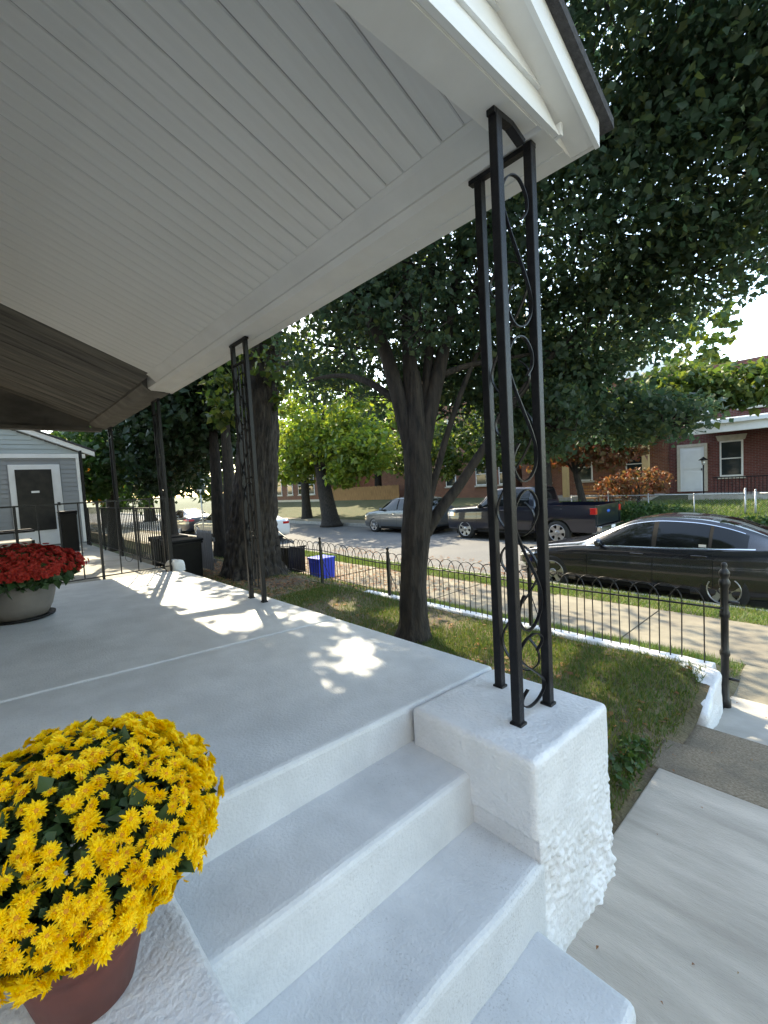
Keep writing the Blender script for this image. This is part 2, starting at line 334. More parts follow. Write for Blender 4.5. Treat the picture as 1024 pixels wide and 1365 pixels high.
# steps going down towards the walkway
def step(x0, x1, z, yl):
    bm = bmesh.new(); bm_box(bm, x0, x1, 0.18, yl, -0.95, z, 0.03, 4)
    bmesh.ops.subdivide_edges(bm, edges=[e for e in bm.edges if abs(e.verts[0].co.y-e.verts[1].co.y) > 0.5], cuts=14, use_grid_fill=True)
    for v in bm.verts:
        v.co.x += 0.006*nz(v.co.y*3, v.co.z*2, 1, x0); v.co.z += 0.004*nz(v.co.y*4, v.co.x*5, 1, 3)
        v.co.z += -0.03*(v.co.y-0.9)*0.6
    return from_bm('step', bm, 'floor_paint', porch, False)
step(-1.46, -1.075, -0.215, 1.40); step(-1.10, -0.775, -0.425, 1.41); step(-0.80, -0.455, -0.632, 1.335)
# rough street-side pier with a smooth capping
def rough_block(name, x0, x1, y0, y1, z0, z1, m, parent, amp_f, nx=22, ny=26, nzv=36, bev=0.03):
    """box of dense grid faces, pushed in and out; amp_f(x,y,z,normal)->offset"""
    V = []; F = []
    def face(o, a, b, na, nb, nrm):
        base = len(V); o = Vector(o); a = Vector(a); b = Vector(b); nrm = Vector(nrm)
        for j in range(nb+1):
            for i in range(na+1):
                p = o+a*(i/na)+b*(j/nb)
                c = Vector((min(max(p.x, x0+bev), x1-bev), min(max(p.y, y0+bev), y1-bev), min(max(p.z, z0), z1-bev)))
                dv = p-c
                if dv.length > bev: p = c+dv.normalized()*bev
                nn = dv.normalized() if dv.length > 1e-6 else nrm
                V.append(p+nn*amp_f(p, nn))
        for j in range(nb):
            for i in range(na):
                q = base+j*(na+1)+i; F.append((q, q+1, q+na+2, q+na+1))
    X = (x1-x0, 0, 0); Y = (0, y1-y0, 0); Z = (0, 0, z1-z0)
    face((x0, y0, z0), X, Z, nx, nzv, (0, -1, 0)); face((x1, y0, z0), Y, Z, ny, nzv, (1, 0, 0))
    face((x1, y1, z0), (-X[0], 0, 0), Z, nx, nzv, (0, 1, 0)); face((x0, y1, z0), (0, -Y[1], 0), Z, ny, nzv, (-1, 0, 0))
    face((x0, y0, z1), X, Y, nx, ny, (0, 0, 1))
    o = raw(name, V, F, m, parent, True)
    bm = bmesh.new(); bm.from_mesh(o.data); bmesh.ops.remove_doubles(bm, verts=bm.verts[:], dist=0.0008); bm.to_mesh(o.data); bm.free()
    return o
def pier_amp(p, n):
    if n.z > 0.6: return 0.002*noise.noise(p*9)
    rough = max(0.0, n.x)                       # only the walkway face is lumpy stucco
    h = max(0, min(1, (-0.20-p.z)/0.25)); top = 1.0 if n.z > 0.05 else 0
    a = 0.003*noise.noise(p*11)
    a += rough*h*(.35+1.2*max(0, noise.noise(p*4.3+Vector((3, 1, 7)))+.35))*(0.016*abs(noise.noise(Vector((p.x*22, p.y*26, p.z*31))))+0.013*max(0, noise.noise(p*47))+0.011*noise.noise(p*6)+.012*max(0, noise.noise(p*13)-.15))
    a += rough*(0.012*max(0, -0.45-p.z))
    if n.y < -0.5: a += (-0.014 if p.z < -0.335+0.03*noise.noise(p*4) else 0.0)
    return a
pier = rough_block('pier', -1.392, -0.785, 1.362, 2.01, -1.0, 0.0, 'wall_paint', porch, pier_amp, 60, 110, 160, 0.026)
for v in pier.data.vertices: v.co.z += fl(v.co.y)*max(0, min(1, (v.co.z+0.5)/0.4))
# house-side cheek wall that carries the yellow flowers
def cheek_amp(p, n): return 0.004*noise.noise(p*7) + 0.003*noise.noise(p*23)
rough_block('cheek_wall', -1.392, -0.52, -0.40, 0.305, -1.0, -0.10, 'wall_paint', porch, cheek_amp, 40, 40, 40, 0.025)
# ceiling: one vinyl board after another
def cz(y, o=0.0): return 2.45 + SL*(1.68-y) + o
XB0, XB1, BW = -1.06, -5.94, 0.122
x = XB0; src = None; k = 0
while x-BW > XB1-0.02:
    if src is None:
        poly = []
        bm = bmesh.new(); g = 0.004
        prof = [(-g/2, 0.007), (-g/2-0.005, 0.0), (-BW+g/2+0.005, 0.0), (-BW+g/2, 0.007)]
        A = [bm.verts.new((px, 1.685, cz(1.685, pz))) for px, pz in prof]; B = [bm.verts.new((px, -1.2, cz(-1.2, pz))) for px, pz in prof]
        for i in range(len(prof)-1): bm.faces.new((A[i], A[i+1], B[i+1], B[i]))
        src = from_bm('ceiling_board', bm, 'ceiling_vinyl', porch); src.location.x = x
    else: inst(src, 'ceiling_board', (x, 0, 0.0015*math.sin(k*2.1)), porch)
    x -= BW; k += 1
prism('ceiling_backing', [(1.69, cz(1.69, 0.0085)), (-1.2, cz(-1.2, 0.0085)), (-1.2, cz(-1.2, 0.03)), (1.69, cz(1.69, 0.03))], 'x', XB1, XB0, 'groove', porch)
# front beam: sloped cornice strip, wrapped beam, lower lip
prism('cornice', [(1.665, 2.452), (1.69, 2.436), (1.765, 2.372), (1.765, 2.46), (1.665, 2.465)], 'x', -6.0, -1.04, 'white_trim', porch)
prism('front_beam', [(1.766, 2.60), (1.766, 2.362), (1.80, 2.336), (1.975, 2.332), (1.978, 2.326), (2.05, 2.326), (2.05, 2.56)], 'x', -3.55, -0.897, 'white_trim', porch)
prism('front_beam', [(1.764, 2.60), (1.764, 2.364), (1.80, 2.338), (1.975, 2.334), (1.978, 2.329), (2.048, 2.329), (2.048, 2.56)], 'x', -6.35, -3.552, 'white_trim', porch)
# end beam and gable siding (facing the walkway)
prism('end_beam', [(-1.2, 2.332), (1.762, 2.332), (1.762, 2.43), (-1.2, 3.62)], 'x', -1.045, -0.905, 'white_trim', porch)
def rk(y, o): return 2.345+0.41*(2.0-y)+o
def gy(z): return min(1.884, 2.0-(z-2.345)/.41+.03)
for i in range(11):
    z0 = 2.337+i*0.112; z1 = z0+0.116
    if gy(z1) < -1.1: break
    V = []
    for xa, xb in ((-.874, -.891), (-.8975, -.8975)): V += [(xa, -1.2, z0), (xa, gy(z0+.012), z0), (xa-.002, gy(z0+.012), z0+.012), (xb, gy(z1), z1), (xb, -1.2, z1)]
    raw('siding_board', V, [(0, 1, 2, 3, 4), (9, 8, 7, 6, 5)]+[(k, k+5, (k+1) % 5+5, (k+1) % 5) for k in range(5)], 'white_vinyl', porch)
box('corner_trim', -.897, -.866, 1.886, 1.904, 2.336, 2.385, 'white_vinyl', porch)
prism('gable_backing', [(-1.2, 2.336), (1.88, 2.336), (-1.2, rk(-1.2, 0))], 'x', -0.904, -0.8985, 'white_trim', porch)
prism('rake_soffit', [(2.045, rk(2.045, 0)), (2.045, rk(2.045, .03)), (-1.2, rk(-1.2, .03)), (-1.2, rk(-1.2, 0))], 'x', -0.90, -0.80, 'white_trim', porch)
prism('rake_board', [(2.06, rk(2.06, -.006)), (2.06, rk(2.06, .10)), (-1.2, rk(-1.2, .10)), (-1.2, rk(-1.2, -.006))], 'x', -0.80, -0.782, 'white_vinyl', porch)
prism('roof', [(2.12, rk(2.12, .10)), (2.12, rk(2.12, .14)), (-1.2, rk(-1.2, .16)), (-1.2, rk(-1.2, .10))], 'x', -6.4, -0.745, 'shingle', porch)
prism('eave_board', [(2.052, 2.33), (2.075, 2.33), (2.075, rk(2.07, .095)), (2.052, rk(2.05, .095))], 'x', -6.4, -0.803, 'white_trim', porch)

# house wall behind the porch
house = thing('row_house', 'cream stuccoed row house wall standing behind the white porch', 'house')
mat('stucco', (0.42, 0.41, 0.39), (0.36, 0.35, 0.33), 0.9, 4, 0.004, 60)
box('wall', -14.0, -1.0, -4.0, -1.21, -0.95, 6.2, 'stucco', house)
for x0 in (-2.6, -9.0):
    d_ = box('door', x0, x0+0.9, -1.212, -1.16, 0.06, 2.1, 'door_white', house, 0.01); lathe('handle', [(0.0, 0), (0.02, 0.01), (0.03, 0.04), (0.0, 0.06)], 'chrome', d_, 12, (x0+0.8, -1.16, 1.0), 'y')
for x0 in (-4.8, -11.6):
    w_ = box('window', x0, x0+1.2, -1.212, -1.16, 0.75, 2.05, 'white_trim', house, 0.01)
    box('pane', x0+0.07, x0+1.13, -1.17, -1.152, 0.82, 1.38, 'glass_tint', w_); box('pane', x0+0.07, x0+1.13, -1.17, -1.154, 1.43, 1.98, 'glass_tint', w_)

nx_ = thing('sky_block_house', 'added pale stuccoed house out of view across the walkway, blocking low sky light', 'house', (7, -4, -.9))  # unseen house, added to keep low sky light off the step risers
box('wall', 3.0, 11, -14, .9, -.95, 5.6, 'stucco', nx_); box('cornice', 2.9, 11.1, -14, 1.05, 5.6, 6.0, 'white_trim', nx_, .02)
for y0 in (-2.2, -6): w_ = box('window', 2.96, 3.02, y0, y0+1.0, .5, 2.0, 'white_trim', nx_, .01); box('pane', 2.95, 2.97, y0+.08, y0+.92, .58, 1.2, 'glass_tint', w_); box('pane', 2.948, 2.97, y0+.08, y0+.92, 1.28, 1.92, 'glass_tint', w_)
# ------------------------------------------------------------------ porch columns
def flatbar(name, P, wv, wid, th, parent, m='black_iron'):
    """thin flat strip following P; wid across wv, th in the plane"""
    V = []; F = []; P = [Vector(p) for p in P]; wv = Vector(wv).normalized(); n = len(P)
    for i in range(n):
        t = (P[min(i+1, n-1)]-P[max(i-1, 0)]).normalized(); s = t.cross(wv).normalized()
        for a, b in ((-1, -1), (1, -1), (1, 1), (-1, 1)): V.append(P[i]+wv*a*wid/2+s*b*th/2)
    for i in range(n-1):
        for j in range(4):
            a = i*4+j; b = i*4+(j+1) % 4; F.append((a, b, b+4, a+4))
    F.append((3, 2, 1, 0)); F.append(tuple((n-1)*4+j for j in range(4)))
    return raw(name, V, F, m, parent, False)
SC = [(.30, .74), (.10, .82), (.10, .92), (.35, 1.0), (.68, .98), (.93, .88), (.96, .77), (.78, .64), (.5, .5), (.22, .36), (.04, .23), (.07, .12), (.32, .02), (.65, 0.0), (.90, .08), (.90, .18), (.70, .26)]
def scroll(parent, a, b, z0, z1, flip=False):
    a = Vector(a); b = Vector(b); dr = (b-a); wv = Vector((-dr.y, dr.x, 0))
    P = [(a+dr*((1-u) if flip else u))+Vector((0, 0, z0+(z1-z0)*v)) for u, v in SC]
    return flatbar('scroll', crom(P, 5), wv, 0.014, 0.005, parent)
def post(parent, x, y, z0, z1, s=0.019):
    box('post', x-s, x+s, y-s, y+s, z0, z1, 'black_iron', parent, 0.003)
    o = box('foot', x-s-0.008, x+s+0.008, y-s-0.006, y+s+0.006, z0-0.001, z0+0.013, 'black_iron', parent, 0.004); return o
COLG = 'wrought iron porch columns'
col1 = thing('porch_column', 'black wrought iron three-post corner column with scrolls on the white pier', 'column', (-1.0, 1.8, 0), COLG)
def W(o): # keep child coordinates in world space
    return o
def setparent_world(root):
    inv = Matrix.Translation(root.location).inverted()
    for c in root.children: c.matrix_parent_inverse = inv
A_, B_, C_ = (-0.972, 1.568), (-1.228, 1.83), (-0.972, 1.82)
for p in (A_, B_, C_): post(col1, p[0], p[1], fl(p[1])-0.002, 2.33)
box('top_bar', B_[0]-0.045, C_[0]+0.02, 1.805, 1.84, 2.308, 2.329, 'black_iron', col1, 0.002)
flatbar('top_bar', [(A_[0], A_[1]-0.03, 2.32), (A_[0]+0.004, 1.66, 2.322), (A_[0]+0.012, 1.735, 2.285)], (1, 0, 0), 0.034, 0.022, col1)
hts = [(0.03, 0.62), (0.66, 1.25), (1.29, 1.88)]
for i, (a, b) in enumerate(hts):
    scroll(col1, (A_[0], A_[1]+0.02, 0), (C_[0], C_[1]-0.02, 0), a+0.27, b+0.27, True)
    scroll(col1, (B_[0]+0.02, B_[1], 0), (C_[0]-0.02, C_[1], 0), a+0.02, b+0.02, False)
scroll(col1, (A_[0], A_[1]+0.02, 0), (C_[0], C_[1]-0.02, 0), -0.03, 0.27, True)
setparent_world(col1)
def flat_column(x0, x1, y, z0, z1, label, along='x'):
    c = thing('porch_column', label, 'column', ((x0+x1)/2, y, 0), COLG)
    post(c, x0, y, z0, z1); post(c, x1, y, z0, z1)
    for t in (0.36, 0.64):
        box('bar', x0+(x1-x0)*t-0.006, x0+(x1-x0)*t+0.006, y-0.006, y+0.006, z0+0.12, z1-0.2, 'black_iron', c)
    for z in (z0+0.12, z1-0.2): box('cross_bar', x0+0.019, x1-0.019, y-0.012, y+0.012, z-0.008, z+0.008, 'black_iron', c)
    box('top_bar', x0-0.04, x1+0.04, y-0.018, y+0.018, z1-0.02, z1-0.001, 'black_iron', c, 0.002)
    n = 4; h = (z1-z0-0.4)/n
    for i in range(n): scroll(c, (x0+0.02, y+0.004, 0), (x1-0.02, y+0.004, 0), z0+0.15+i*h, z0+0.15+(i+0.92)*h, i % 2)
    setparent_world(c); return c
flat_column(-4.06, -3.80, 1.895, fl(1.9)-0.002, 2.333, 'black iron column of two posts and lattice in front of the thick rough trunk')
flat_column(-7.02, -6.78, 2.0, -0.16, 2.33, 'black iron column beside the white rock where the two porches meet')
flat_column(-9.95, -9.75, 2.0, -0.16, 2.33, "black iron column at the far end of the brown ceiling")
flat_column(-13.4, -13.2, 2.0, -0.16, 2.2, "black iron column beside the grey sided wall")

# ------------------------------------------------------------------ neighbour porch
nb = thing('neighbor_porch', 'neighbouring concrete porch with weathered brown board ceiling', 'porch')
bm = bmesh.new(); bm_box(bm, -13.98, -6.53, -1.2, 2.05, -0.95, -0.07, 0.02)
for v in bm.verts:
    if v.co.z > -0.5: v.co.z += fl(v.co.y)
mat('floor_raw', (0.36, 0.35, 0.31), (0.28, 0.27, 0.24), 0.85, 4, 0.002, 80, c3=(0.2, 0.19, 0.16), scale3=1.5)
from_bm('floor_slab', bm, 'floor_raw', nb)
x = -5.95; k = 0
while x > -10.0:
    wdt = 0.30+0.02*(k % 3)
    o = prism('ceiling_board', [(1.70, cz(1.70, 0.002*(k % 2))), (-1.2, cz(-1.2, 0.002*(k % 2))), (-1.2, cz(-1.2, 0.03)), (1.70, cz(1.70, 0.03))], 'x', x-wdt+0.014, x, 'old_board', nb)
    x -= wdt; k += 1
prism('front_beam', [(1.70, 2.60), (1.70, 2.41), (1.78, 2.335), (2.03, 2.322), (2.03, 2.56)], 'x', -10.15, -6.36, 'old_beam', nb)
prism('end_panel', [(-1.2, 2.335), (1.70, 2.335), (1.70, 2.46), (-1.2, 3.6)], 'x', -10.16, -10.02, 'old_board', nb)
prism('end_beam', [(-1.2, 2.27), (1.9, 2.27), (1.9, 2.334), (-1.2, 2.334)], 'x', -10.2, -10.0, 'old_board', nb)
prism('roof', [(2.10, rk(2.10, .10)), (2.10, rk(2.10, .14)), (-1.2, rk(-1.2, .16)), (-1.2, rk(-1.2, .10))], 'x', -10.3, -6.42, 'shingle', nb)
# railing across and along the neighbour's porch
def railing(label, a, b, zt, zb, n, posts, loops):
    a = Vector(a); b = Vector(b); t = thing('railing', label, 'railing', tuple(a), 'thin black iron porch railings')
    wv = Vector((-(b-a).y, (b-a).x, 0)).normalized()
    def zz(p, z): return Vector((p.x, p.y, z))
    flatbar('top_rail', [zz(a, zt), zz(b, zt)], wv, 0.035, 0.018, t); flatbar('bottom_rail', [zz(a, zb+0.1), zz(b, zb+0.1)], wv, 0.025, 0.014, t)
    for i in range(n+1):
        p = a.lerp(b, i/n); ps = i in posts
        s = 0.014 if ps else 0.0065
        box('post' if ps else 'baluster', p.x-s, p.x+s, p.y-s, p.y+s, zb if ps else zb+0.1, zt-0.005, 'black_iron', t)
    for i in loops:
        p = a.lerp(b, (i+0.5)/n); dv = (b-a).normalized()
        P = [zz(p+dv*0.045*math.cos(q), zb+0.3+0.06*math.sin(q)) for q in np.linspace(0, 6.2, 14)]
        flatbar('ring', P, wv, 0.01, 0.005, t)
    setparent_world(t); return t
railing('thin black iron railing across the joint between the two porches', (-6.60, -0.5, 0), (-6.60, 1.93, 0), 0.93, -0.12, 12, (0, 4, 8, 12), (1, 5, 9))
railing('black iron railing of close balusters along the neighbouring porch edge', (-7.05, 2.0, 0), (-13.0, 2.0, 0), 0.78, -0.16, 50, (0, 12, 24, 36, 50), ())
rock = rough_block('rock', -0.16, 0.16, -0.09, 0.09, 0, 0.15, 'wall_paint', None, lambda p, n: 0.035*noise.noise(p*9), 8, 6, 5, 0.05)
rock.location = (-6.68, 2.02, -0.11); tag(rock, 'lumpy white painted stone block at the foot of an iron column', 'rock')
# next house with enclosed porch
nh = thing('siding_house', 'grey vinyl sided house end with pale blue gable and glazed door', 'house')
box('wall', -18, -14.06, -4, 2.08, -0.95, 2.14, 'siding_grey', nh)
for i in range(20):
    z0 = -0.12+i*0.113
    for y0, y1 in (((-1.2, 0.60), (1.66, 2.0)) if z0 < 1.93 else ((-1.2, 2.0),)):
        prism('siding_board', [(-14.06, z0), (-14.035, z0), (-14.05, z0+0.112), (-14.06, z0+0.112)], 'y', y0, y1, 'siding_grey', nh)
box('corner_trim', -14.07, -14.02, 2.0, 2.1, -0.12, 2.13, 'white_trim', nh, 0.005)
prism('gable', [(-1.2, 2.16), (2.1, 2.16), (2.1, 2.22), (-1.2, 3.55)], 'x', -14.3, -14.06, 'siding_blue', nh)
for i in range(11):
    z0 = 2.2+i*0.11; y1 = 2.1-(z0+0.08-2.2)/0.42
    if y1 < -1.1: break
    prism('siding_board', [(-14.06, z0), (-14.03, z0), (-14.05, z0+0.108), (-14.06, z0+0.108)], 'y', -1.2, min(2.05, y1), 'siding_blue', nh)
box('band_board', -14.08, -14.0, -1.2, 2.22, 2.08, 2.19, 'white_trim', nh, 0.006)
prism('rake_board', [(2.42, 2.12), (2.42, 2.24), (-1.2, 3.72), (-1.2, 3.6)], 'x', -14.05, -13.92, 'white_trim', nh)
prism('roof', [(2.45, 2.24), (2.45, 2.28), (-1.2, 3.78), (-1.2, 3.73)], 'x', -18, -13.88, 'shingle', nh)
nd = box('door', -14.07, -13.99, 0.62, 1.64, -0.10, 1.92, 'white_trim', nh, 0.01)
box('pane', -14.0, -13.975, 0.74, 1.46, 0.28, 1.80, 'storm_glass', nd); box('handle', -13.99, -13.95, 1.52, 1.58, 0.88, 0.96, 'black_iron', nd, 0.005)
box('sign', -13.974, -13.97, 1.02, 1.18, 1.22, 1.27, 'sign_white', nd)

# porch furniture on the neighbour's side
ch = thing('patio_chair', 'black patio chair with pale cushion behind the red flowers', 'chair', (-8.6, 0.3, -0.1))
for dx in (-.27, .27):
    for dy in (-.27, .27): box('leg', -8.6+dx-.018, -8.6+dx+.018, .3+dy-.018, .3+dy+.018, -.1, .55 if dy < 0 else .42, 'black_plastic', ch)
    box('armrest', -8.6+dx-.03, -8.6+dx+.03, 0.0, .60, .54, .57, 'black_plastic', ch, .008)
box('seat', -8.88, -8.32, .02, .60, .29, .33, 'black_plastic', ch, .01); box('cushion', -8.86, -8.34, .05, .58, .332, .42, 'cushion', ch, .03)
box('backrest', -8.88, -8.32, -.04, .01, .33, .95, 'black_plastic', ch, .015)
setparent_world(ch)
def bin_(x, y, z, w_, h, m, label, name='trash_bin', lid=True, group=None):
    t = thing(name, label, 'bin', (x, y, z), group)
    prism('body', [(x-w_*.42, z), (x+w_*.42, z), (x+w_*.5, z+h), (x-w_*.5, z+h)], 'y', y-w_*.46, y+w_*.46, m, t, .012)
    box('rim', x-w_*.53, x+w_*.53, y-w_*.5, y+w_*.5, z+h-.04, z+h+.004, m, t, .01)
    if lid: box('lid', x-w_*.54, x+w_*.54, y-w_*.52, y+w_*.52, z+h+.006, z+h+.06, m, t, .02)
    for s in (-1, 1): box('handle', x+s*w_*.15-.04, x+s*w_*.15+.04, y-w_*.53, y-w_*.49, z+h-.10, z+h-.08, m, t)
    setparent_world(t); return t
bin_(-11.9, 1.45, -.15, .32, .85, 'black_plastic', 'tall black plastic bin standing on the neighbouring porch by the door')
bin_(-9.1, 5.3, -.98, .50, .62, 'black_plastic', 'open black plastic bin by the hooped fence beside the thick trunk', lid=False)
bin_(-8.1, 5.45, -1.02, .44, .46, 'blue_plastic', 'bright blue recycling bin standing behind the hooped fence', 'recycling_bin', lid=False)
bin_(-9.3, 2.95, -.72, .62, .75, 'black_plastic', 'dark lidded bin nearer the white rock below the porch railing', group='dark bins below the porch railing')
bin_(-10.3, 3.0, -.72, .62, .75, 'black_plastic', 'dark lidded bin farther from the white rock below the porch railing', group='dark bins below the porch railing')

# grey picket gate by the big tree
pg = thing('picket_gate', 'weathered grey picket gate leaning between the porch and the thick trunk', 'gate', (-9.6, 3.1, -.7))
gx = -10.1
for i in range(8):
    prism('picket', [(gx-0.04+i*.105, -.66), (gx+.045+i*.105, -.66), (gx+.045+i*.105, .12), (gx+i*.105, .18), (gx-.04+i*.105, .12)], 'y', 3.55, 3.575, 'grey_wood', pg)
for z in (-.5, -.05): box('rail', gx-.06, gx+.85, 3.577, 3.61, z, z+.08, 'grey_wood', pg)
setparent_world(pg)

# ------------------------------------------------------------------ hooped fence, kerb wall and gate post
FY = 4.40; CT = -0.70
kw = rough_block('yard_curb', -5.35, -0.86, FY-0.07, FY+0.07, -1.15, CT, 'wall_paint', None, lambda p, n: 0.006*noise.noise(p*5)+0.002*noise.noise(p*21), 260, 6, 10, 0.02)
tag(kw, 'low white painted kerb wall under the hooped fence', 'kerb')
kr = rough_block('curb_return', -1.10, -0.80, 3.84, FY-0.075, -1.15, CT+0.004, 'wall_paint', None, lambda p, n: 0.014*noise.noise(p*6)+0.006*noise.noise(p*23)+(0.08*max(0, -.8-p.z) if n.x > .5 else 0), 14, 40, 26, 0.04)
for v in kr.data.vertices: v.co.z -= .42*max(0, 4.32-v.co.y)*max(0, min(1, (v.co.z+1.15)/.4))
tag(kr, 'short lumpy white painted wall end sloping down beside the walkway step', 'kerb')
fence = thing('hoop_fence', 'low black wire fence with overlapping hoops along the pavement', 'fence', (0, 0, 0))
sp = 0.083; Ht = 0.655; rail_h = 0.50
P = []
wd = 3*sp
P = [(0, 0, 0), (0, 0, rail_h)] + [(wd/2-wd/2*math.cos(q), 0, rail_h+0.02+0.135*math.sin(q)) for q in np.linspace(0, math.pi, 11)] + [(wd, 0, rail_h), (wd, 0, 0)]
src = tube('hoop', P, 0.0055, 'fence_iron', fence, 5)
src.location = (-0.93-wd, FY, CT-0.02)
xh = -0.93-wd
for i in range(1, 52):
    x = xh-i*2*sp
    zb = CT-0.02 + (0.0 if x > -5.2 else min(0.06, (-5.2-x)*0.05))
    inst(src, 'hoop', (x, FY+0.006*math.sin(i*1.7), zb), fence, (R(random.uniform(-1.5, 1.5)), R(random.uniform(-.8, .8)), R(random.uniform(-2, 2))))
def cz2(x): return CT-0.02+(0.0 if x > -5.2 else min(0.06, (-5.2-x)*0.05))
P = [(x, FY-0.007, cz2(x)+rail_h-0.006*math.sin(x*2.1)) for x in np.linspace(-0.80, -9.6, 40)]
tube('rail', P, 0.0085, 'fence_iron', fence, 6)
P = [(x, FY-0.007, cz2(x)+0.07) for x in np.linspace(-5.3, -9.6, 20)]
tube('rail', P, 0.005, 'fence_iron', fence, 6)
for xp in (-2.52, -4.80, -6.55, -8.4):
    p = box('post', xp-.016, xp+.016, FY-.02, FY+.02, cz2(xp)-.25 if xp < -5 else CT-.03, cz2(xp)+rail_h+.17, 'fence_iron', fence, .004)
    lathe('finial', [(0.0, 0), (.02, .0), (.013, .02), (.026, .045), (.02, .065), (0.0, .075)], 'fence_iron', p, 10, (xp, FY, cz2(xp)+rail_h+.17))
    tube('brace', [(xp, FY, cz2(xp)+rail_h-.1), (xp+.03, FY+.30, -1.0)], .006, 'fence_iron', fence, 5)
gp = thing('gate_post', 'ornamental black cast iron gate post at the walkway end of the hooped fence', 'post', (-.795, FY+.02, -1.04))
lathe('shaft', [(r_*.8, h_) for r_, h_ in [(.052, -1.06), (.05, -.98), (.036, -.97), (.036, -.62), (.046, -.60), (.046, -.575), (.034, -.56), (.034, -.30), (.045, -.285), (.045, -.25), (.036, -.23), (.036, -.05), (.05, -.02), (.052, 0.0), (.04, .02), (.034, .035), (.046, .06), (.048, .08), (.030, .105), (.02, .115), (.028, .135), (.022, .155), (0.002, .165)]], 'fence_iron', gp, 18, (-.795, FY+.02, 0))
for z, s in ((-.16, 1), (-.80, 1)): tube('hinge_pin', [(-.80, FY+.02, z), (-.70, FY+.02, z)], .012, 'fence_iron', gp, 8)
setparent_world(gp)
# old diagonal handrail by the bins
hr = thing('handrail', 'old thin black iron handrail slanting behind the bins', 'handrail', (-9.6, 5.9, -1))
tube('rail', [(-10.6, 5.6, .05), (-9.0, 5.6, -.55)], .015, 'fence_iron', hr, 6)
for x in (-10.5, -10.0, -9.5, -9.1): tube('baluster', [(x, 5.6, .05-(x+10.6)*.375), (x, 5.6, -1.1)], .008, 'fence_iron', hr, 5)
setparent_world(hr)

# ------------------------------------------------------------------ leaves and trees
GAPS = []                       # shafts along which the sun reaches the ground through the leaves
def gap(x, y, z, rr): GAPS.append((np.array((x, y, z)), rr))
for gx_, gy_, gr_ in ((-6.6, 1.65, .30), (-6.0, 1.7, .25), (-5.2, 1.55, .28), (-4.6, 1.4, .33), (-3.9, 1.35, .3), (-3.3, 1.42, .26), (-5.6, 1.9, .2), (-2.15, 1.64, .22), (-1.95, 1.47, .17), (-2.45, 1.78, .13), (-3.1, 1.9, .14), (-2.75, 1.85, .1), (-7.3, 1.6, .25), (-8.6, 1.3, .3), (-10, 1.5, .4)):
    gap(gx_, gy_, -.07, gr_*.82)
for gx_, gy_, gr_ in ((-2.6, 3.55, .28), (-1.9, 3.8, .25), (-2.9, 3.9, .3), (-3.9, 3.75, .25), (-1.5, 3.3, .16), (-2.2, 3.1, .13), (-5.0, 3.6, .2), (-1.2, 2.9, .12), (-4.4, 2.9, .15)):
    gap(gx_, gy_, -.7, gr_*1.45)
SUNV = np.array(SUN)
def cull(P):
    keep = np.ones(len(P), bool)
    for c, rr in GAPS:
        dlt = P-c; t = dlt@SUNV; pr = dlt-np.outer(t, SUNV)
        keep &= ~((np.linalg.norm(pr, axis=1) < rr*(.75+.5*rng.random(len(P)))) & (t > 0))
    return P[keep]
def leaf_geo(P, size, droop=0.0, jit=0.6):
    n = len(P); s = size*(1+jit*(rng.random(n)-.5)*2)
    nrm = rng.normal(size=(n, 3)); nrm[:, 2] += 0.55; nrm /= np.linalg.norm(nrm, axis=1)[:, None]
    a = rng.normal(size=(n, 3)); a[:, 2] -= droop; a -= nrm*(a*nrm).sum(1)[:, None]; a /= np.linalg.norm(a, axis=1)[:, None]; b = np.cross(nrm, a)
    s = s[:, None]
    pts = [(0, 0, 0), (.36, .40, .10), (.58, .25, .05), (1.0, 0, -.07), (.58, -.25, .05), (.36, -.40, .10)]
    V = np.stack([P+a*s*x+b*s*y+nrm*s*z for x, y, z in pts], 1).reshape(-1, 3)
    i = np.arange(n)*6
    F = np.stack([np.stack([i, i+1, i+2], 1), np.stack([i, i+2, i+3], 1), np.stack([i, i+3, i+4], 1), np.stack([i, i+4, i+5], 1)], 1).reshape(-1, 3)
    return V, F
def clump_pts(c, rad, n, sub=14, shell=0.45):
    """points gathered in small sprays spread through an ellipsoid"""
    k = max(1, n//sub); u = rng.normal(size=(k, 3)); u /= np.linalg.norm(u, axis=1)[:, None]
    rr = (shell+(1-shell)*rng.random(k))**0.6; cen = np.array(c)+u*rr[:, None]*np.array(rad)
    P = np.repeat(cen, sub, 0); P = P+rng.normal(size=P.shape)*np.array((.17, .17, .10))*min(1.0, max(rad)/1.0)
    return P
def crown(parent, clumps, size, m, label=None, do_cull=True, droop=.5, sub=14, hole=None, twigs=0):
    P = np.concatenate([clump_pts(c, rd, n, sub) for c, rd, n in clumps])
    if hole is not None: P = P[~hole(P)]
    if do_cull: P = cull(P)
    if twigs:
        TV = []; TF = []
        for c, rd, n in clumps:
            c = Vector(c)
            for k in range(twigs):
                u = Vector(rng.normal(size=3)).normalized(); e = c+Vector((u.x*rd[0], u.y*rd[1], u.z*rd[2]))*.95; s0 = c.lerp(e, .1)+Vector((0, 0, -.1))
                if e.z < 3.4+.35*(2.3-e.y) and e.y < 2.5: continue
                tube_geo([s0, s0.lerp(e, .5)+Vector(rng.normal(size=3))*.06, e], [.012, .008, .003], 4, TV, TF)
        stuff(raw('twigs', TV, TF, 'bark', parent))
    V, F = leaf_geo(P, size, droop); o = fastmesh('crown', V, F, m, parent); o['kind'] = 'stuff'; return o
def limb(parent, P, r0, r1, m='bark', n=9, name='limb'):
    Q = crom(P, 6); k = len(Q)
    return tube(name, Q, [r0+(r1-r0)*(i/(k-1))**.8 for i in range(k)], m, parent, n, jitter=.12)

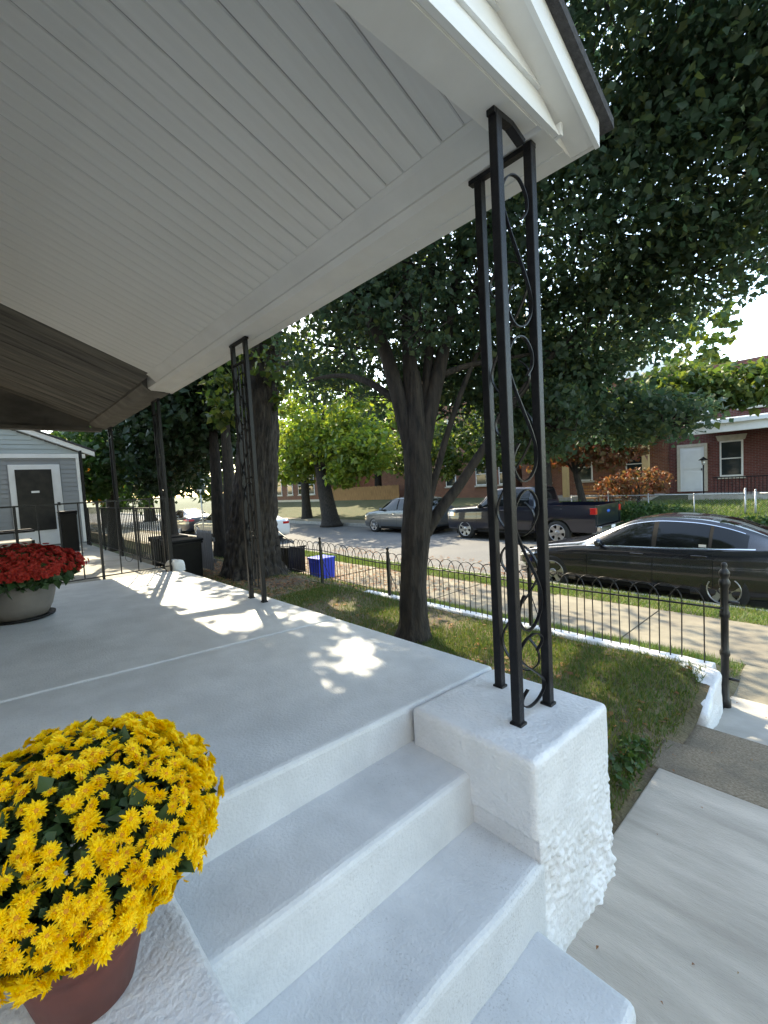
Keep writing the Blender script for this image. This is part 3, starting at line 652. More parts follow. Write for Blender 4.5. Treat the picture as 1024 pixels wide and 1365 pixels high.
# the slim many-stemmed tree in the yard
t1 = thing('yard_tree', 'slim dark tree forking into many stems in the yard behind the corner column', 'tree', (-3.25, 3.3, -.72))
def trunk(parent, P, rad, m, n=20, amp=.1, freq=3.0, ridges=0, sub=8, name='trunk', zamp=0.0):
    Q = crom(P, sub); k = len(Q); V = []; F = []
    rr = np.interp(np.linspace(0, len(P)-1, k), range(len(P)), rad)
    for i in range(k):
        for j in range(n):
            a = 2*math.pi*j/n; dirv = Vector((math.cos(a), math.sin(a), 0))
            q = 1+amp*noise.noise(Vector((dirv.x*freq, dirv.y*freq, Q[i].z*.8)))
            if ridges:
                q += ridges*(abs(noise.noise(Vector((dirv.x*9, dirv.y*9, Q[i].z*2.2))))-.25) + ridges*.8*abs(noise.noise(Vector((dirv.x*20, dirv.y*20, Q[i].z*6))))
            fl_ = max(0, 1-(Q[i].z-Q[0].z)/.5); q += zamp*fl_*fl_*(0.5+noise.noise(Vector((dirv.x*2.2, dirv.y*2.2, 5))))
            V.append(Q[i]+dirv*rr[i]*q)
    for i in range(k-1):
        for j in range(n):
            a = i*n+j; b = i*n+(j+1) % n; F.append((a, b, b+n, a+n))
    F.append(tuple(range(n))[::-1]); F.append(tuple((k-1)*n+j for j in range(n)))
    return raw(name, V, F, m, parent, True)
trunk(t1, [(-3.22, 3.26, -.80), (-3.23, 3.28, -.55), (-3.235, 3.30, -.1), (-3.20, 3.36, .45), (-3.19, 3.41, .9), (-3.20, 3.43, 1.35), (-3.21, 3.46, 2.1)], [.205, .15, .133, .148, .135, .13, .055], 'bark', 56, .10, 2.4, .11, 12, zamp=.45)
limb(t1, [(-3.22, 3.41, 1.2), (-3.32, 3.35, 1.75), (-3.45, 3.28, 2.35), (-3.68, 3.12, 3.2), (-3.95, 2.95, 4.4), (-4.1, 2.9, 6.0)], .105, .03)
limb(t1, [(-3.20, 3.43, 1.2), (-3.26, 3.46, 2.0), (-3.30, 3.5, 2.7), (-3.31, 3.55, 3.6), (-3.3, 3.7, 5.0), (-3.2, 3.8, 6.5)], .10, .03)
limb(t1, [(-3.17, 3.45, 1.2), (-3.08, 3.62, 1.9), (-3.0, 3.75, 2.45), (-2.93, 3.9, 3.1), (-2.8, 4.1, 4.2), (-2.5, 4.4, 6.0)], .095, .03)
limb(t1, [(-3.18, 3.44, 1.15), (-3.16, 3.6, 2.0), (-3.13, 3.68, 2.8), (-3.10, 3.8, 4.2), (-3.0, 4.0, 5.6)], .07, .025)
limb(t1, [(-3.13, 3.42, .42), (-3.02, 3.56, .66), (-2.9, 3.73, .9), (-2.72, 3.95, 1.28), (-2.4, 4.3, 1.9), (-2.0, 4.8, 2.5), (-1.5, 5.3, 2.9)], .075, .02)
limb(t1, [(-3.16, 3.44, .55), (-3.08, 3.56, 1.0), (-2.99, 3.72, 1.5), (-2.86, 3.95, 2.1), (-2.6, 4.3, 2.9)], .05, .018)
limb(t1, [(-3.3, 3.36, 1.75), (-3.7, 3.3, 2.05), (-4.2, 3.35, 2.25), (-4.9, 3.5, 2.4), (-5.6, 3.7, 2.5)], .05, .015)
limb(t1, [(-3.05, 3.68, 2.05), (-2.85, 3.95, 2.15), (-2.5, 4.3, 2.2), (-2.0, 4.9, 2.3)], .04, .015)
limb(t1, [(-2.9, 3.95, 3.2), (-2.3, 4.2, 3.9), (-1.6, 4.4, 4.4), (-.8, 4.6, 4.7)], .04, .015)
limb(t1, [(-2.8, 4.1, 4.2), (-2.2, 4.4, 5.0), (-1.2, 4.6, 5.8), (0.0, 4.8, 6.3)], .04, .012)
limb(t1, [(-3.3, 3.3, 2.9), (-3.2, 3.0, 3.9), (-3.0, 2.9, 4.8)], .03, .012)
CL1 = [((-3.0, 3.9, 5.3), (1.9, 1.6, 1.9), 7000), ((-1.6, 4.4, 5.2), (1.5, 1.3, 1.6), 7000), ((-0.4, 4.4, 5.0), (1.2, 1.2, 1.5), 5200), ((0.1, 4.9, 5.6), (.7, .9, 1.2), 1500),
       ((-1.9, 4.6, 3.5), (1.1, 1.0, .9), 4200), ((-1.0, 4.9, 3.6), (1.0, .9, .9), 3800), ((-0.2, 5.0, 3.9), (.8, .9, .8), 2600),
       ((-2.15, 5.2, 2.5), (.9, .8, .55), 2600), ((-1.2, 5.3, 2.9), (.8, .7, .45), 1700), ((-2.5, 4.9, 1.95), (.7, .7, .55), 1700), ((-1.5, 5.5, 1.5), (.5, .5, .22), 600), ((-2.0, 5.5, 1.6), (.55, .5, .36), 800),
       ((-3.9, 3.4, 3.5), (1.1, .9, .8), 1700), ((-4.8, 3.9, 2.9), (1.1, .9, .6), 1100), ((-5.4, 4.3, 2.5), (.8, .7, .4), 600), ((-4.0, 4.3, 2.3), (.7, .6, .45), 500), ((-2.95, 4.3, 2.9), (.6, .7, .8), 700), ((-2.6, 4.5, 1.4), (.45, .5, .3), 380),
       ((-1.5, 3.7, 6.6), (2.2, 1.5, 1.0), 5500), ((-.4, 4.2, 7.0), (1.2, 1.2, 1.0), 2000)]
CL1 += [((-3.3, 3.5, 3.4), (.75, .6, .7), 900), ((-3.75, 3.2, 3.0), (.5, .4, .5), 450), ((-2.65, 3.9, 2.9), (.5, .5, .6), 600), ((-4.3, 4.7, 3.1), (1.2, .8, .9), 1300), ((-3.4, 4.6, 2.5), (.8, .6, .6), 700), ((-2.9, 4.7, 2.2), (.6, .6, .5), 500), ((-3.9, 4.0, 2.1), (.7, .5, .35), 350), ((-3.35, 3.05, 2.75), (.45, .3, .35), 260), ((-2.95, 3.3, 2.55), (.35, .3, .4), 220), ((-3.6, 3.0, 3.3), (.5, .35, .5), 380), ((-2.3, 4.6, 1.55), (.5, .5, .4), 380), ((-3.6, 4.5, 1.9), (.7, .5, .4), 380)]
CL1 = [(c, rd, int(n*2.5)) for c, rd, n in CL1]
crown(t1, CL1, .059, 'leaf_maple', twigs=16, hole=lambda P: (P[:, 2] < 3.1+.35*(2.3-P[:, 1])+.3) & (P[:, 1] < 2.5))
setparent_world(t1)

# the thick old tree
t2 = thing('old_tree', 'thick old tree with deeply furrowed bark behind the two-post iron column', 'tree', (-8.5, 3.95, -.72))
trunk(t2, [(-8.42, 4.02, -.85), (-8.42, 4.02, -.4), (-8.38, 4.08, .4), (-8.28, 4.2, 1.6), (-8.18, 4.32, 3.0), (-8.05, 4.5, 4.6), (-7.9, 4.7, 6.5)], [.62, .52, .43, .38, .36, .32, .26], 'bark_rough', 120, .06, 2.0, .20, 20, zamp=.45)
limb(t2, [(-7.95, 4.7, 5.6), (-8.6, 6.4, 6.0), (-9.6, 8.6, 6.2), (-11.5, 8.8, 6.2)], .12, .03)  # limb added for the hidden outer clumps that dapple the pavement
limb(t2, [(-8.15, 4.4, 3.4), (-7.8, 4.4, 4.1), (-6.8, 5.0, 4.5), (-5.5, 5.8, 4.8)], .16, .04)
limb(t2, [(-8.1, 4.4, 4.2), (-9.2, 3.3, 5.2), (-10.2, 2.8, 6.0)], .16, .04)
limb(t2, [(-8.2, 4.4, 3.0), (-8.9, 5.0, 3.6), (-9.2, 6.2, 4.0), (-9.5, 7.5, 4.3)], .14, .04)
limb(t2, [(-7.9, 4.7, 6.2), (-8.0, 4.2, 7.5), (-7.6, 4.0, 9.0)], .22, .06)
crown(t2, [((-8.5, 4.2, 8.6), (3.2, 2.8, 2.2), 6000), ((-7.0, 5.2, 5.2), (1.6, 1.3, .9), 2000), ((-9.6, 3.2, 5.6), (1.6, 1.4, 1.0), 2200), ((-9.3, 6.6, 4.4), (1.6, 1.6, .9), 2200), ((-9.6, 8.6, 6.2), (2.6, 1.5, .8), 800), ((-12.5, 8.4, 6.0), (2.2, 1.5, .8), 700), ((-6.6, 7.4, 6.4), (1.8, 1.2, .7), 450), ((-8.1, 3.55, 2.7), (.35, .3, .5), 260), ((-6.3, 3.4, 4.9), (1.4, 1.0, .9), 2200), ((-5.2, 3.0, 4.2), (.9, .7, .6), 1000), ((-8.2, 4.3, 2.9), (.6, .4, .55), 380), ((-7.9, 4.6, 3.4), (.8, .7, .5), 500)], .13, 'leaf_oak')  # outer clumps added to dapple the pavement, porch-side ones to shade the steps
setparent_world(t2)

def generic_tree(name, label, x, y, z, tr, h, clumps, size, m, lean=(0, 0), bark='bark', group=None, limbs=5, tn=12):
    t = thing(name, label, 'tree', (x, y, z), group)
    trunk(t, [(x, y, z-.1), (x+lean[0]*.3, y+lean[1]*.3, z+h*.33), (x+lean[0]*.65, y+lean[1]*.65, z+h*.66), (x+lean[0], y+lean[1], z+h)], [tr*1.35, tr, tr*.85, tr*.5], bark, tn, .12, 2, .05, 8, zamp=.3)
    top = Vector((x+lean[0]*.75, y+lean[1]*.75, z+h*.75))
    for c, rd, n in clumps[:limbs]:
        limb(t, [top, top.lerp(Vector(c), .5)+Vector((0, 0, .3)), Vector(c)], tr*.4, tr*.12, bark, 6)
    crown(t, clumps, size, m, do_cull=True, sub=10); setparent_world(t); return t
generic_tree('green_tree', 'mid green leafy tree close beside the grey sided house', -18.5, 3.6, -.8, .2, 3.4, [((-18.5, 3.6, 3.2), (1.8, 1.3, 1.6), 2600), ((-17.6, 3.0, 2.0), (1.2, .8, 1.0), 1200), ((-19.5, 4.4, 1.6), (1.4, 1.0, 1.2), 1200)], .2, 'leaf_hedge')
generic_tree('dark_tree', 'dense dark evergreen tree rising beyond the neighbouring porch', -15.5, 4.6, -.8, .22, 4, [((-15.2, 4.8, 4.2), (2.6, 2.0, 2.4), 9000), ((-13.4, 4.6, 3.6), (1.8, 1.5, 1.5), 4500), ((-16.8, 5.4, 3.6), (2.4, 2.0, 1.8), 5000), ((-12.4, 5.2, 4.2), (1.6, 1.4, 1.7), 4000), ((-14.8, 4.2, 1.9), (1.2, 1.0, .9), 1400), ((-17.5, 5.6, 1.7), (1.6, 1.2, .8), 1400), ((-13.4, 5.4, 2.3), (1.2, .9, .7), 1000)], .17, 'leaf_dark')
for tx, ty, lab in ((-12.2, 4.9, 'slender dark trunk standing left of a twin beside the thick furrowed tree'), (-11.6, 5.0, 'slender brown trunk close beside a twin next to the thick furrowed tree')):
    generic_tree('slender_tree', lab, tx, ty, -.85, .16, 4.5, [((tx, ty+.4, 5.5), (1.6, 1.4, 1.5), 2600), ((tx-.8, ty+.8, 4.2), (1.2, 1.0, .8), 1000)], .14, 'leaf_dark', (-.1, .1), group='pair of slender trunks')
generic_tree('street_tree', 'leaning street tree with bright yellow green leaves across the road', -21.0, 15.0, -1.2, .42, 4.6, [((-22.5, 15.2, 3.6), (2.6, 2.0, 1.5), 3200), ((-19.6, 15.6, 3.4), (2.6, 2.0, 1.6), 3000), ((-17.5, 15.0, 2.6), (1.6, 1.5, 1.2), 1500), ((-23.8, 14.6, 2.2), (1.6, 1.5, 1.0), 1200), ((-21.4, 15.4, 6.2), (3.2, 2.6, 2.0), 3500), ((-18.6, 14.4, 1.6), (1.0, 1.0, .7), 600)], .24, 'leaf_bright', (-1.4, .2))
generic_tree('street_tree', 'tall leafy tree behind the wooden board fence', -29, 26, -.8, .35, 6, [((-29, 26, 5.5), (5, 3.5, 3.5), 4200), ((-24, 25, 5), (3.5, 3, 3), 2600), ((-33, 27, 6), (4, 3, 4), 2600)], .32, 'leaf_bright')
generic_tree('street_tree', 'autumn yellow tree at the far end of the street', -38, 7.0, -1.2, .3, 5, [((-38, 7, 3.2), (3.5, 3, 2.6), 3200), ((-35, 5, 2.6), (2.2, 2, 1.6), 1600), ((-41, 10, 4), (3.5, 3, 3), 2200)], .30, 'leaf_yellow')
generic_tree('street_tree', 'broad green tree standing behind the yellow one far along the street', -46, 12, -1.2, .4, 6, [((-46, 12, 6), (7, 6, 5), 5000), ((-44, 18, 5), (5, 5, 5), 3000), ((-48, 4, 6), (6, 5, 6), 3500), ((-40, 0, 5), (5, 4, 5), 2500)], .5, 'leaf_oak')
generic_tree('street_tree', 'tall green tree behind the brown brick building', -44, 38, -.6, .5, 8, [((-44, 38, 8), (8, 5, 6), 4200), ((-34, 40, 7), (6, 5, 6), 3200), ((-54, 34, 8), (7, 6, 7), 3200), ((-28, 38, 7), (6, 4, 6), 2600)], .55, 'leaf_oak')
generic_tree('street_tree', 'rounded green tree overhanging the road beyond the silver car', -27, 17.2, -1.2, .3, 4, [((-27, 17.5, 4.2), (3.0, 2.2, 1.8), 3200), ((-30, 18, 3.6), (2.6, 2.2, 2.0), 2200), ((-24.5, 18.5, 2.8), (2.0, 1.6, 1.5), 1600), ((-32, 16, 5), (3, 3, 2.5), 2200)], .27, 'leaf_bright')
generic_tree('small_tree', 'small crooked tree with reddish leaves behind the pickup bed', -8.4, 19.6, -.95, .16, 2.4, [((-8.6, 19.6, 2.4), (1.8, 1.3, 1.0), 1700), ((-7.2, 19.2, 1.9), (1.3, 1.0, .8), 1000), ((-10.2, 19.8, 2.0), (1.3, 1.0, .9), 1000)], .18, 'leaf_red', (-.5, 0))
generic_tree('small_tree', 'low twiggy bush with purple brown leaves left of the white door', -6.6, 20.6, -.9, .07, 1.2, [((-6.7, 20.6, .35), (.9, .7, .65), 800), ((-7.6, 20.7, .2), (.8, .6, .6), 600), ((-5.9, 20.8, .5), (.5, .5, .5), 300)], .13, 'leaf_red')
generic_tree('street_tree', 'green shade tree in front of the orange brick houses', -9.6, 18.6, -1.1, .18, 4.0, [((-9.6, 18.8, 4.2), (2.4, 1.8, 1.5), 2800), ((-7.0, 19.0, 3.2), (1.9, 1.5, .9), 1700), ((-12.2, 18.6, 3.6), (1.9, 1.5, 1.4), 1900), ((-5.0, 19.4, 3.8), (1.7, 1.2, .95), 2200), ((-3.0, 19.6, 3.6), (1.6, 1.0, .75), 1700), ((-16.6, 18.6, 3.2), (1.8, 1.3, 1.3), 1400), ((-12.5, 18.4, 2.0), (1.2, .8, .7), 800), ((-15.6, 18.3, 1.7), (1.4, .9, .8), 900), ((-10.4, 18.2, 2.3), (1.2, .8, .7), 800), ((-18.6, 18.8, 2.6), (1.6, 1.2, 1.2), 1100), ((-6.6, 18.9, 2.4), (1.0, .9, .5), 700), ((-14.5, 18.8, 2.6), (1.4, 1.2, 1.0), 900)], .22, 'leaf_oak')
generic_tree('street_tree', 'tall tree rising behind the brick house roofs', -17, 33, -.4, .4, 7, [((-17, 33, 8), (6, 4, 4), 3500), ((-10, 34, 8.5), (5, 4, 3.5), 2600)], .4, 'leaf_oak')
# hedge and front plantings across the road
hd = thing('hedge', 'dark clipped hedge along the far pavement behind the pickup', 'hedge', (-6.5, 17.8, -1.1))
crown(hd, [((x, 17.85, -.68), (.55, .38, .42), 700) for x in np.arange(-11.6, -4.4, .62)], .085, 'leaf_hedge', do_cull=False); hd.children[0].name = 'foliage'
for x in np.arange(-11.4, -4.4, .9): limb(hd, [(x, 17.85, -1.15), (x+.05, 17.85, -.9), (x, 17.9, -.6)], .02, .008, 'bark', 5, 'stem')
setparent_world(hd)
hd = thing('hedge', 'low ivy bank below the galvanised fence', 'hedge', (-3, 18.6, -1.1))
crown(hd, [((x, 18.5, -1.02), (.6, .5, .24), 420) for x in np.arange(-4.6, 3, .7)], .09, 'leaf_hedge', do_cull=False); hd.children[0].name = 'foliage'; setparent_world(hd)

# ------------------------------------------------------------------ houses across the road
def window(parent, x0, x1, z0, z1, y, sash='white_trim', lintel='stone_trim'):
    w_ = box('window', x0, x1, y-.05, y+.02, z0, z1, sash, parent, .01); zm = (z0+z1)/2
    box('pane', x0+.07, x1-.07, y-.056, y-.03, z0+.07, zm-.02, 'glass_tint', w_); box('pane', x0+.07, x1-.07, y-.058, y-.03, zm+.03, z1-.07, 'glass_tint', w_)
    box('sill', x0-.08, x1+.08, y-.12, y+.01, z0-.10, z0-.002, lintel, w_, .008)
    if lintel: prism('lintel', [(x0-.06, z1+.002), (x1+.06, z1+.002), (x1+.14, z1+.25), (x0-.14, z1+.25)], 'y', y-.045, y+.01, lintel, w_)
    return w_
h1 = thing('brick_house', 'red brick row house with white door and deep white porch fascia', 'house', (-3, 25, -.3))
box('wall', -6.62, 6, 25, 33, -.9, 5.3, 'brick_red', h1)
d_ = box('door', -6.15, -5.2, 24.93, 25.02, -.22, 1.86, 'door_white', h1, .01)
for z0, z1 in ((-.1, .72), (.85, 1.72)): box('panel', -6.03, -5.32, 24.915, 24.94, z0, z1, 'door_white', d_, .008)
box('handle', -5.31, -5.27, 24.88, 24.94, .75, .85, 'black_iron', d_)
box('door_frame', -5.2, -5.08, 24.9, 25.02, -.22, 2.0, 'stone_trim', h1); box('door_frame', -6.27, -6.15, 24.9, 25.02, -.22, 2.0, 'stone_trim', h1); box('door_frame', -6.15, -5.2, 24.9, 25.02, 1.862, 2.0, 'stone_trim', h1)
window(h1, -4.62, -3.78, .42, 2.02, 25); window(h1, -2.6, -1.76, .42, 2.02, 25)
for x0 in (-5.8, -3.9, -1.9, .1): window(h1, x0, x0+.85, 3.4, 4.6, 25)
lt = thing('porch_lantern', 'black post lantern by the white door across the road', 'lantern', (-4.95, 23.6, -.3))
tube('pole', [(-4.95, 23.6, -.5), (-4.95, 23.6, 1.0)], .025, 'black_iron', lt); lathe('cap', [(.02, .0), (.2, .0), (.05, .12), (.0, .16)], 'black_iron', lt, 12, (-4.95, 23.6, 1.2)); lathe('glass', [(.06, 0), (.09, .2)], 'lamp_clear', lt, 8, (-4.95, 23.6, 1.0)); setparent_world(lt)
box('porch_roof', -5.3, 6.2, 22.7, 24.99, 2.62, 2.84, 'shingle', h1); box('porch_fascia', -5.32, 6.2, 22.55, 22.70, 2.28, 2.84, 'white_trim', h1, .02); box('porch_gutter', -5.36, 6.2, 22.44, 22.55, 2.62, 2.80, 'white_vinyl', h1, .02)
box('porch_floor', -5.3, 6.2, 22.6, 24.99, -.9, -.28, 'curb', h1); box('cornice', -6.65, 6.1, 24.7, 25.0, 5.0, 5.4, 'brick_red', h1, .02)
for x in (-1.0, 2.4, 5.8): box('porch_post', x-.06, x+.06, 22.62, 22.74, -.28, 2.28, 'white_trim', h1)
for i in range(40): box('baluster', -4.4+i*.12, -4.38+i*.12, 22.65, 22.67, -.28, .42, 'black_iron', h1)
box('porch_rail', -4.45, .5, 22.64, 22.68, .42, .46, 'black_iron', h1)
h2 = thing('brick_house', 'orange brick row house half hidden behind the leaves', 'house', (-11, 25, -.3))
box('wall', -14.6, -6.63, 25.05, 33, -.9, 6.0, 'brick_orange', h2); box('cornice', -14.6, -6.7, 24.8, 25.05, 5.6, 6.1, 'white_trim', h2, .02)
for x0 in (-13.6, -11.2, -8.6): window(h2, x0, x0+.9, .5, 2.0, 25.05)
for x0 in (-13.6, -11.2, -8.6): window(h2, x0, x0+.9, 3.6, 5.0, 25.05)
box('porch_roof', -14.5, -6.8, 22.7, 25.04, 2.55, 2.8, 'brick_orange', h2); box('porch_floor', -14.5, -6.8, 22.7, 25.04, -.9, -.28, 'curb', h2)
for x in (-14.3, -10.8, -7.0): box('porch_post', x-.13, x+.13, 22.75, 23.0, -.28, 2.55, 'yellow_wall', h2)
h3 = thing('brick_house', 'orange brick house end beyond the silver car', 'house', (-19, 25, -.3))
box('wall', -27.5, -15.2, 25, 33, -.9, 6.2, 'brick_orange', h3)
for x0 in (-23, -20.6, -18, -16.2): window(h3, x0, x0+.9, .5, 2.0, 25); window(h3, x0, x0+.9, 3.6, 5.0, 25)
h4 = thing('brick_house', 'brown brick building with a row of white windows behind the leaning tree', 'house', (-40, 24, -.6))
box('wall', -50, -35.2, 24, 34, -.9, 7, 'brick_orange', h4); box('plinth', -50, -35.2, 23.9, 23.99, -.9, -.15, 'stone_trim', h4)
for x0 in (-48, -45.6, -43.2, -41, -38.9, -37): window(h4, x0, x0+1.0, .35, 2.3, 24, lintel='stone_trim'); window(h4, x0, x0+1.0, 3.9, 5.8, 24)
# wooden board fence
wf = thing('board_fence', 'tan wooden board fence beyond the leaning street tree', 'fence', (-33, 24.5, -.5))
x = -34.9; i = 0
while x < -25:
    o = prism('board', [(x, -.8), (x+.19, -.8), (x+.19, .74+.02*(i % 3)), (x+.095, .82+.02*(i % 3)), (x, .74+.02*(i % 3))], 'y', 24.4, 24.43+.008*(i % 2), 'old_wood', wf); x += .2; i += 1
for z in (-.4, .4): box('rail', -34.9, -25, 24.44, 24.5, z, z+.09, 'old_wood', wf)
setparent_world(wf)
# galvanised fence and gate
gf = thing('chain_fence', 'galvanised chain link fence with gate in front of the red brick house', 'fence', (-3, 20, -1))
def fz(x): return -1.0
for x, rr, h in ((-9.2, .022, .92), (-7.6, .022, .92), (-6.05, .022, .92), (-4.5, .022, .9), (-2.98, .03, 1.05), (-2.70, .03, 1.0), (-1.5, .03, 1.0), (-1.25, .03, 1.05), (.4, .022, .92), (2.0, .022, .92)):
    p = tube('post', [(x, 20, -1.1), (x, 20, -1.0+h)], rr, 'galvanised', gf, 8); lathe('cap', [(rr*1.2, 0), (rr*1.1, .03), (0.001, .05)], 'galvanised', p, 8, (x, 20, -1.0+h))
for a, b in ((-9.2, -2.98), (-2.70, -1.5), (-1.25, 2.0)): tube('top_rail', [(a, 20, -.10), (b, 20, -.10)], .02, 'galvanised', gf, 6)
tube('bottom_rail', [(-2.70, 20, -.92), (-1.5, 20, -.92)], .018, 'galvanised', gf, 6)
V = []; F = []
for i in range(150):
    x = -9.2+i*.075
    for s in (1, -1):
        a = Vector((x, 20.012*1, -.98)); b = Vector((x+s*.86, 20.012, -.12)); nrm = Vector((.0015, 0, .0)); k = len(V)
        V += [a-nrm, a+nrm, b+nrm, b-nrm]; F.append((k, k+1, k+2, k+3))
stuff(raw('wire_mesh', V, F, 'galvanised', gf)); setparent_world(gf)
# garden furniture beside the red leaved bush
for i, x in enumerate((-9.0, -7.75)):
    b_ = thing('garden_bench', 'pale wooden garden chair beside the '+('crooked small tree' if i == 0 else 'purple brown bush'), 'chair', (x, 21.3, -.7), 'pale garden chairs across the road')
    box('seat', x-.4, x+.4, 21.1, 21.55, -.30, -.24, 'old_wood', b_); 
    for k in range(3): box('slat', x-.4, x+.4, 21.56, 21.6, -.1+k*.16, .0+k*.16, 'old_wood', b_)
    for dx in (-.37, .37):
        for yy in (21.12, 21.55): box('leg', x+dx-.03, x+dx+.03, yy-.03, yy+.03, -.85, .42 if yy > 21.3 else -.3, 'old_wood', b_)
    setparent_world(b_)
# disabled parking sign
sg = thing('parking_sign', 'white parking sign with a blue panel on a thin pole by the parked cars', 'sign', (-21, 7.7, -1.2))
tube('pole', [(-21, 7.7, -1.3), (-21, 7.7, 1.75)], .03, 'galvanised', sg, 8)
pl = box('plate', -20.965, -20.95, 7.5, 7.9, 1.1, 1.75, 'sign_white', sg); box('blue_panel', -20.949, -20.946, 7.58, 7.82, 1.3, 1.62, 'sign_blue', pl); setparent_world(sg)

# ------------------------------------------------------------------ vehicles
def build_car(name, label, xf, ys, zg, S, paint, opts):
    """xf world x of the front end, ys world y of the near flank, zg ground. S rows: x,w,zlow,zbelt,wbelt,ztop,wtop,edge"""
    t = thing(name, label, 'car', (xf+S[-1][0]/2, ys+S[0][1], zg), opts.get('group'))
    S = np.array(S, float); Lc = S[-1, 0]; Wm = S[:, 1].max(); nx = 90
    XX = np.linspace(0, Lc, nx); XX = Lc*(0.5-0.5*np.cos(np.pi*np.linspace(0, 1, nx)))*.55+XX*.45
    def pch(x, y, q):       # monotone cubic
        h = np.diff(x); dl = np.diff(y)/h; m = np.zeros(len(x)); m[0] = dl[0]; m[-1] = dl[-1]
        for i in range(1, len(x)-1): m[i] = 0 if dl[i-1]*dl[i] <= 0 else (h[i-1]+h[i])/(h[i-1]/dl[i]+h[i]/dl[i-1])*1.0
        idx = np.clip(np.searchsorted(x, q)-1, 0, len(x)-2); s = (q-x[idx])/h[idx]
        return (2*s**3-3*s**2+1)*y[idx]+(s**3-2*s**2+s)*h[idx]*m[idx]+(-2*s**3+3*s**2)*y[idx+1]+(s**3-s**2)*h[idx]*m[idx+1]
    def par(q): return [pch(S[:, 0], S[:, k], q) for k in range(1, 8)]
    def section(q):
        w_, zl, zb, wb, zt, wt, ed = [float(v) for v in par(np.array([q]))]
        K = [(0, zl), (w_*.86, zl+.0), (w_*.97, zl+.10), (w_*1.0, zl+.42*(zb-zl)), (w_*.985, zl+.70*(zb-zl)), (w_*.975, zl+.86*(zb-zl)), (wb, zb)]
        up = [(wb-.022, zb+.022), (wb+(wt-wb)*.45+.012, zb+(zt-ed-zb)*.5), (wt, zt-ed), (wt*.9, zt-ed*.35), (wt*.5, zt-ed*.08), (0, zt)]
        lo = crom([Vector((a, b, 0)) for a, b in K], 4); hi = crom([Vector((a, b, 0)) for a, b in [K[-1]]+up], 4)
        return np.array([(p.x, p.y) for p in lo+hi[1:]]), len(lo)-1
    secs = [section(q) for q in XX]; nb_ = secs[0][1]; G = np.array([s[0] for s in secs]); nv = G.shape[1]
    yc = ys+Wm
    V = []; F = []
    ring = list(range(nv))+list(range(nv-2, 0, -1)); nr = len(ring)
    for i in range(nx):
        for q, k in enumerate(ring):
            s = -1 if q < nv else 1
            V.append((xf+XX[i], yc+s*G[i, k, 0], zg+G[i, k, 1]))
    for i in range(nx-1):
        for q in range(nr):
            a = i*nr+q; b = i*nr+(q+1) % nr; F.append((a, a+nr, b+nr, b))
    F.append(tuple(range(nr))); F.append(tuple((nx-1)*nr+q for q in range(nr))[::-1])
    body = raw('body', V, F, paint, t, True)
    # wheel arches
    wr = opts['wr']; wheels = opts['wheels']
    for wx in wheels:
        bmc = bmesh.new(); bmesh.ops.create_cone(bmc, cap_ends=True, segments=40, radius1=wr+.055, radius2=wr+.055, depth=Wm*2+.4)
        cut = from_bm('cutter', bmc, 'seam'); cut.rotation_euler = (R(90), 0, 0); cut.location = (xf+wx, yc, zg+wr+.015)
        md = body.modifiers.new('b', 'BOOLEAN'); md.operation = 'DIFFERENCE'; md.object = cut; md.solver = 'EXACT'
        bpy.context.view_layer.update(); dg = bpy.context.evaluated_depsgraph_get()
        me = bpy.data.meshes.new_from_object(body.evaluated_get(dg)); body.modifiers.clear(); body.data = me
        bpy.data.objects.remove(cut)
    me = body.data; me.polygons.foreach_set('use_smooth', [True]*len(me.polygons)); me.materials.clear(); me.materials.append(MATS[paint])
    bpy.context.view_layer.update()
    sm = body.modifiers.new('edge', 'EDGE_SPLIT'); sm.split_angle = R(38)
    def side_y(x, z):
        sec, nbx = section(x); 
        if z >= sec[nbx, 1]: part = sec[nbx:]
        else: part = sec[4:nbx+1]
        j = np.argsort(part[:, 1]); return float(np.interp(z, part[j, 1], part[j, 0]))
    def top_z(x, y):
        sec, nbx = section(x); part = sec[nbx:]; j = np.argsort(part[:, 0]); return float(np.interp(y, part[j, 0], part[j, 1]))
    def side_patch(nm, x0, x1, lo, hi, m, parent=t, off=.004, n=18, both=True):
        for s in ((-1, 1) if both else (-1,)):
            V = []; F = []; k = 6
            for i in range(n+1):
                x = x0+(x1-x0)*i/n; a = lo(x); b = max(a+.003, hi(x))
                for j in range(k+1):
                    z = a+(b-a)*j/k; V.append((xf+x, yc+s*(side_y(x, z)+off), zg+z))
            for i in range(n):
                for j in range(k):
                    a = i*(k+1)+j; F.append((a, a+k+1, a+k+2, a+1) if s < 0 else (a, a+1, a+k+2, a+k+1))
            raw(nm, V, F, m, parent, True)
    def top_patch(nm, x0, x1, yf, m, off=.006, n=14):
        V = []; F = []; k = 12
        for i in range(n+1):
            x = x0+(x1-x0)*i/n; h = yf(x)
            for j in range(k+1):
                y = -h+2*h*j/k; V.append((xf+x-off*.5*np.sign(x1-x0), yc+y, zg+top_z(x, abs(y))+off))
        for i in range(n):
            for j in range(k): a = i*(k+1)+j; F.append((a, a+k+1, a+k+2, a+1))
        raw(nm, V, F, m, t, True)
    def P_(x): return [float(v) for v in par(np.array([x]))]
    belt = lambda x: P_(x)[2]+.035
    head = lambda x: P_(x)[4]-P_(x)[6]-.03
    side_patch('pillar_trim', opts['side_glass'][0][0]+.15, opts['side_glass'][-1][1]-.05, lambda x: belt(x)+.004, lambda x: head(x)-.004, 'seam', off=.0022, n=24)
    for x0, x1 in opts['side_glass']: side_patch('side_window', x0, x1, belt, head, 'glass_dark')
    for nm, x0, x1, kf in opts['top_glass']: top_patch(nm, x0, x1, lambda x, kf=kf: P_(x)[5]*kf, 'glass_dark')
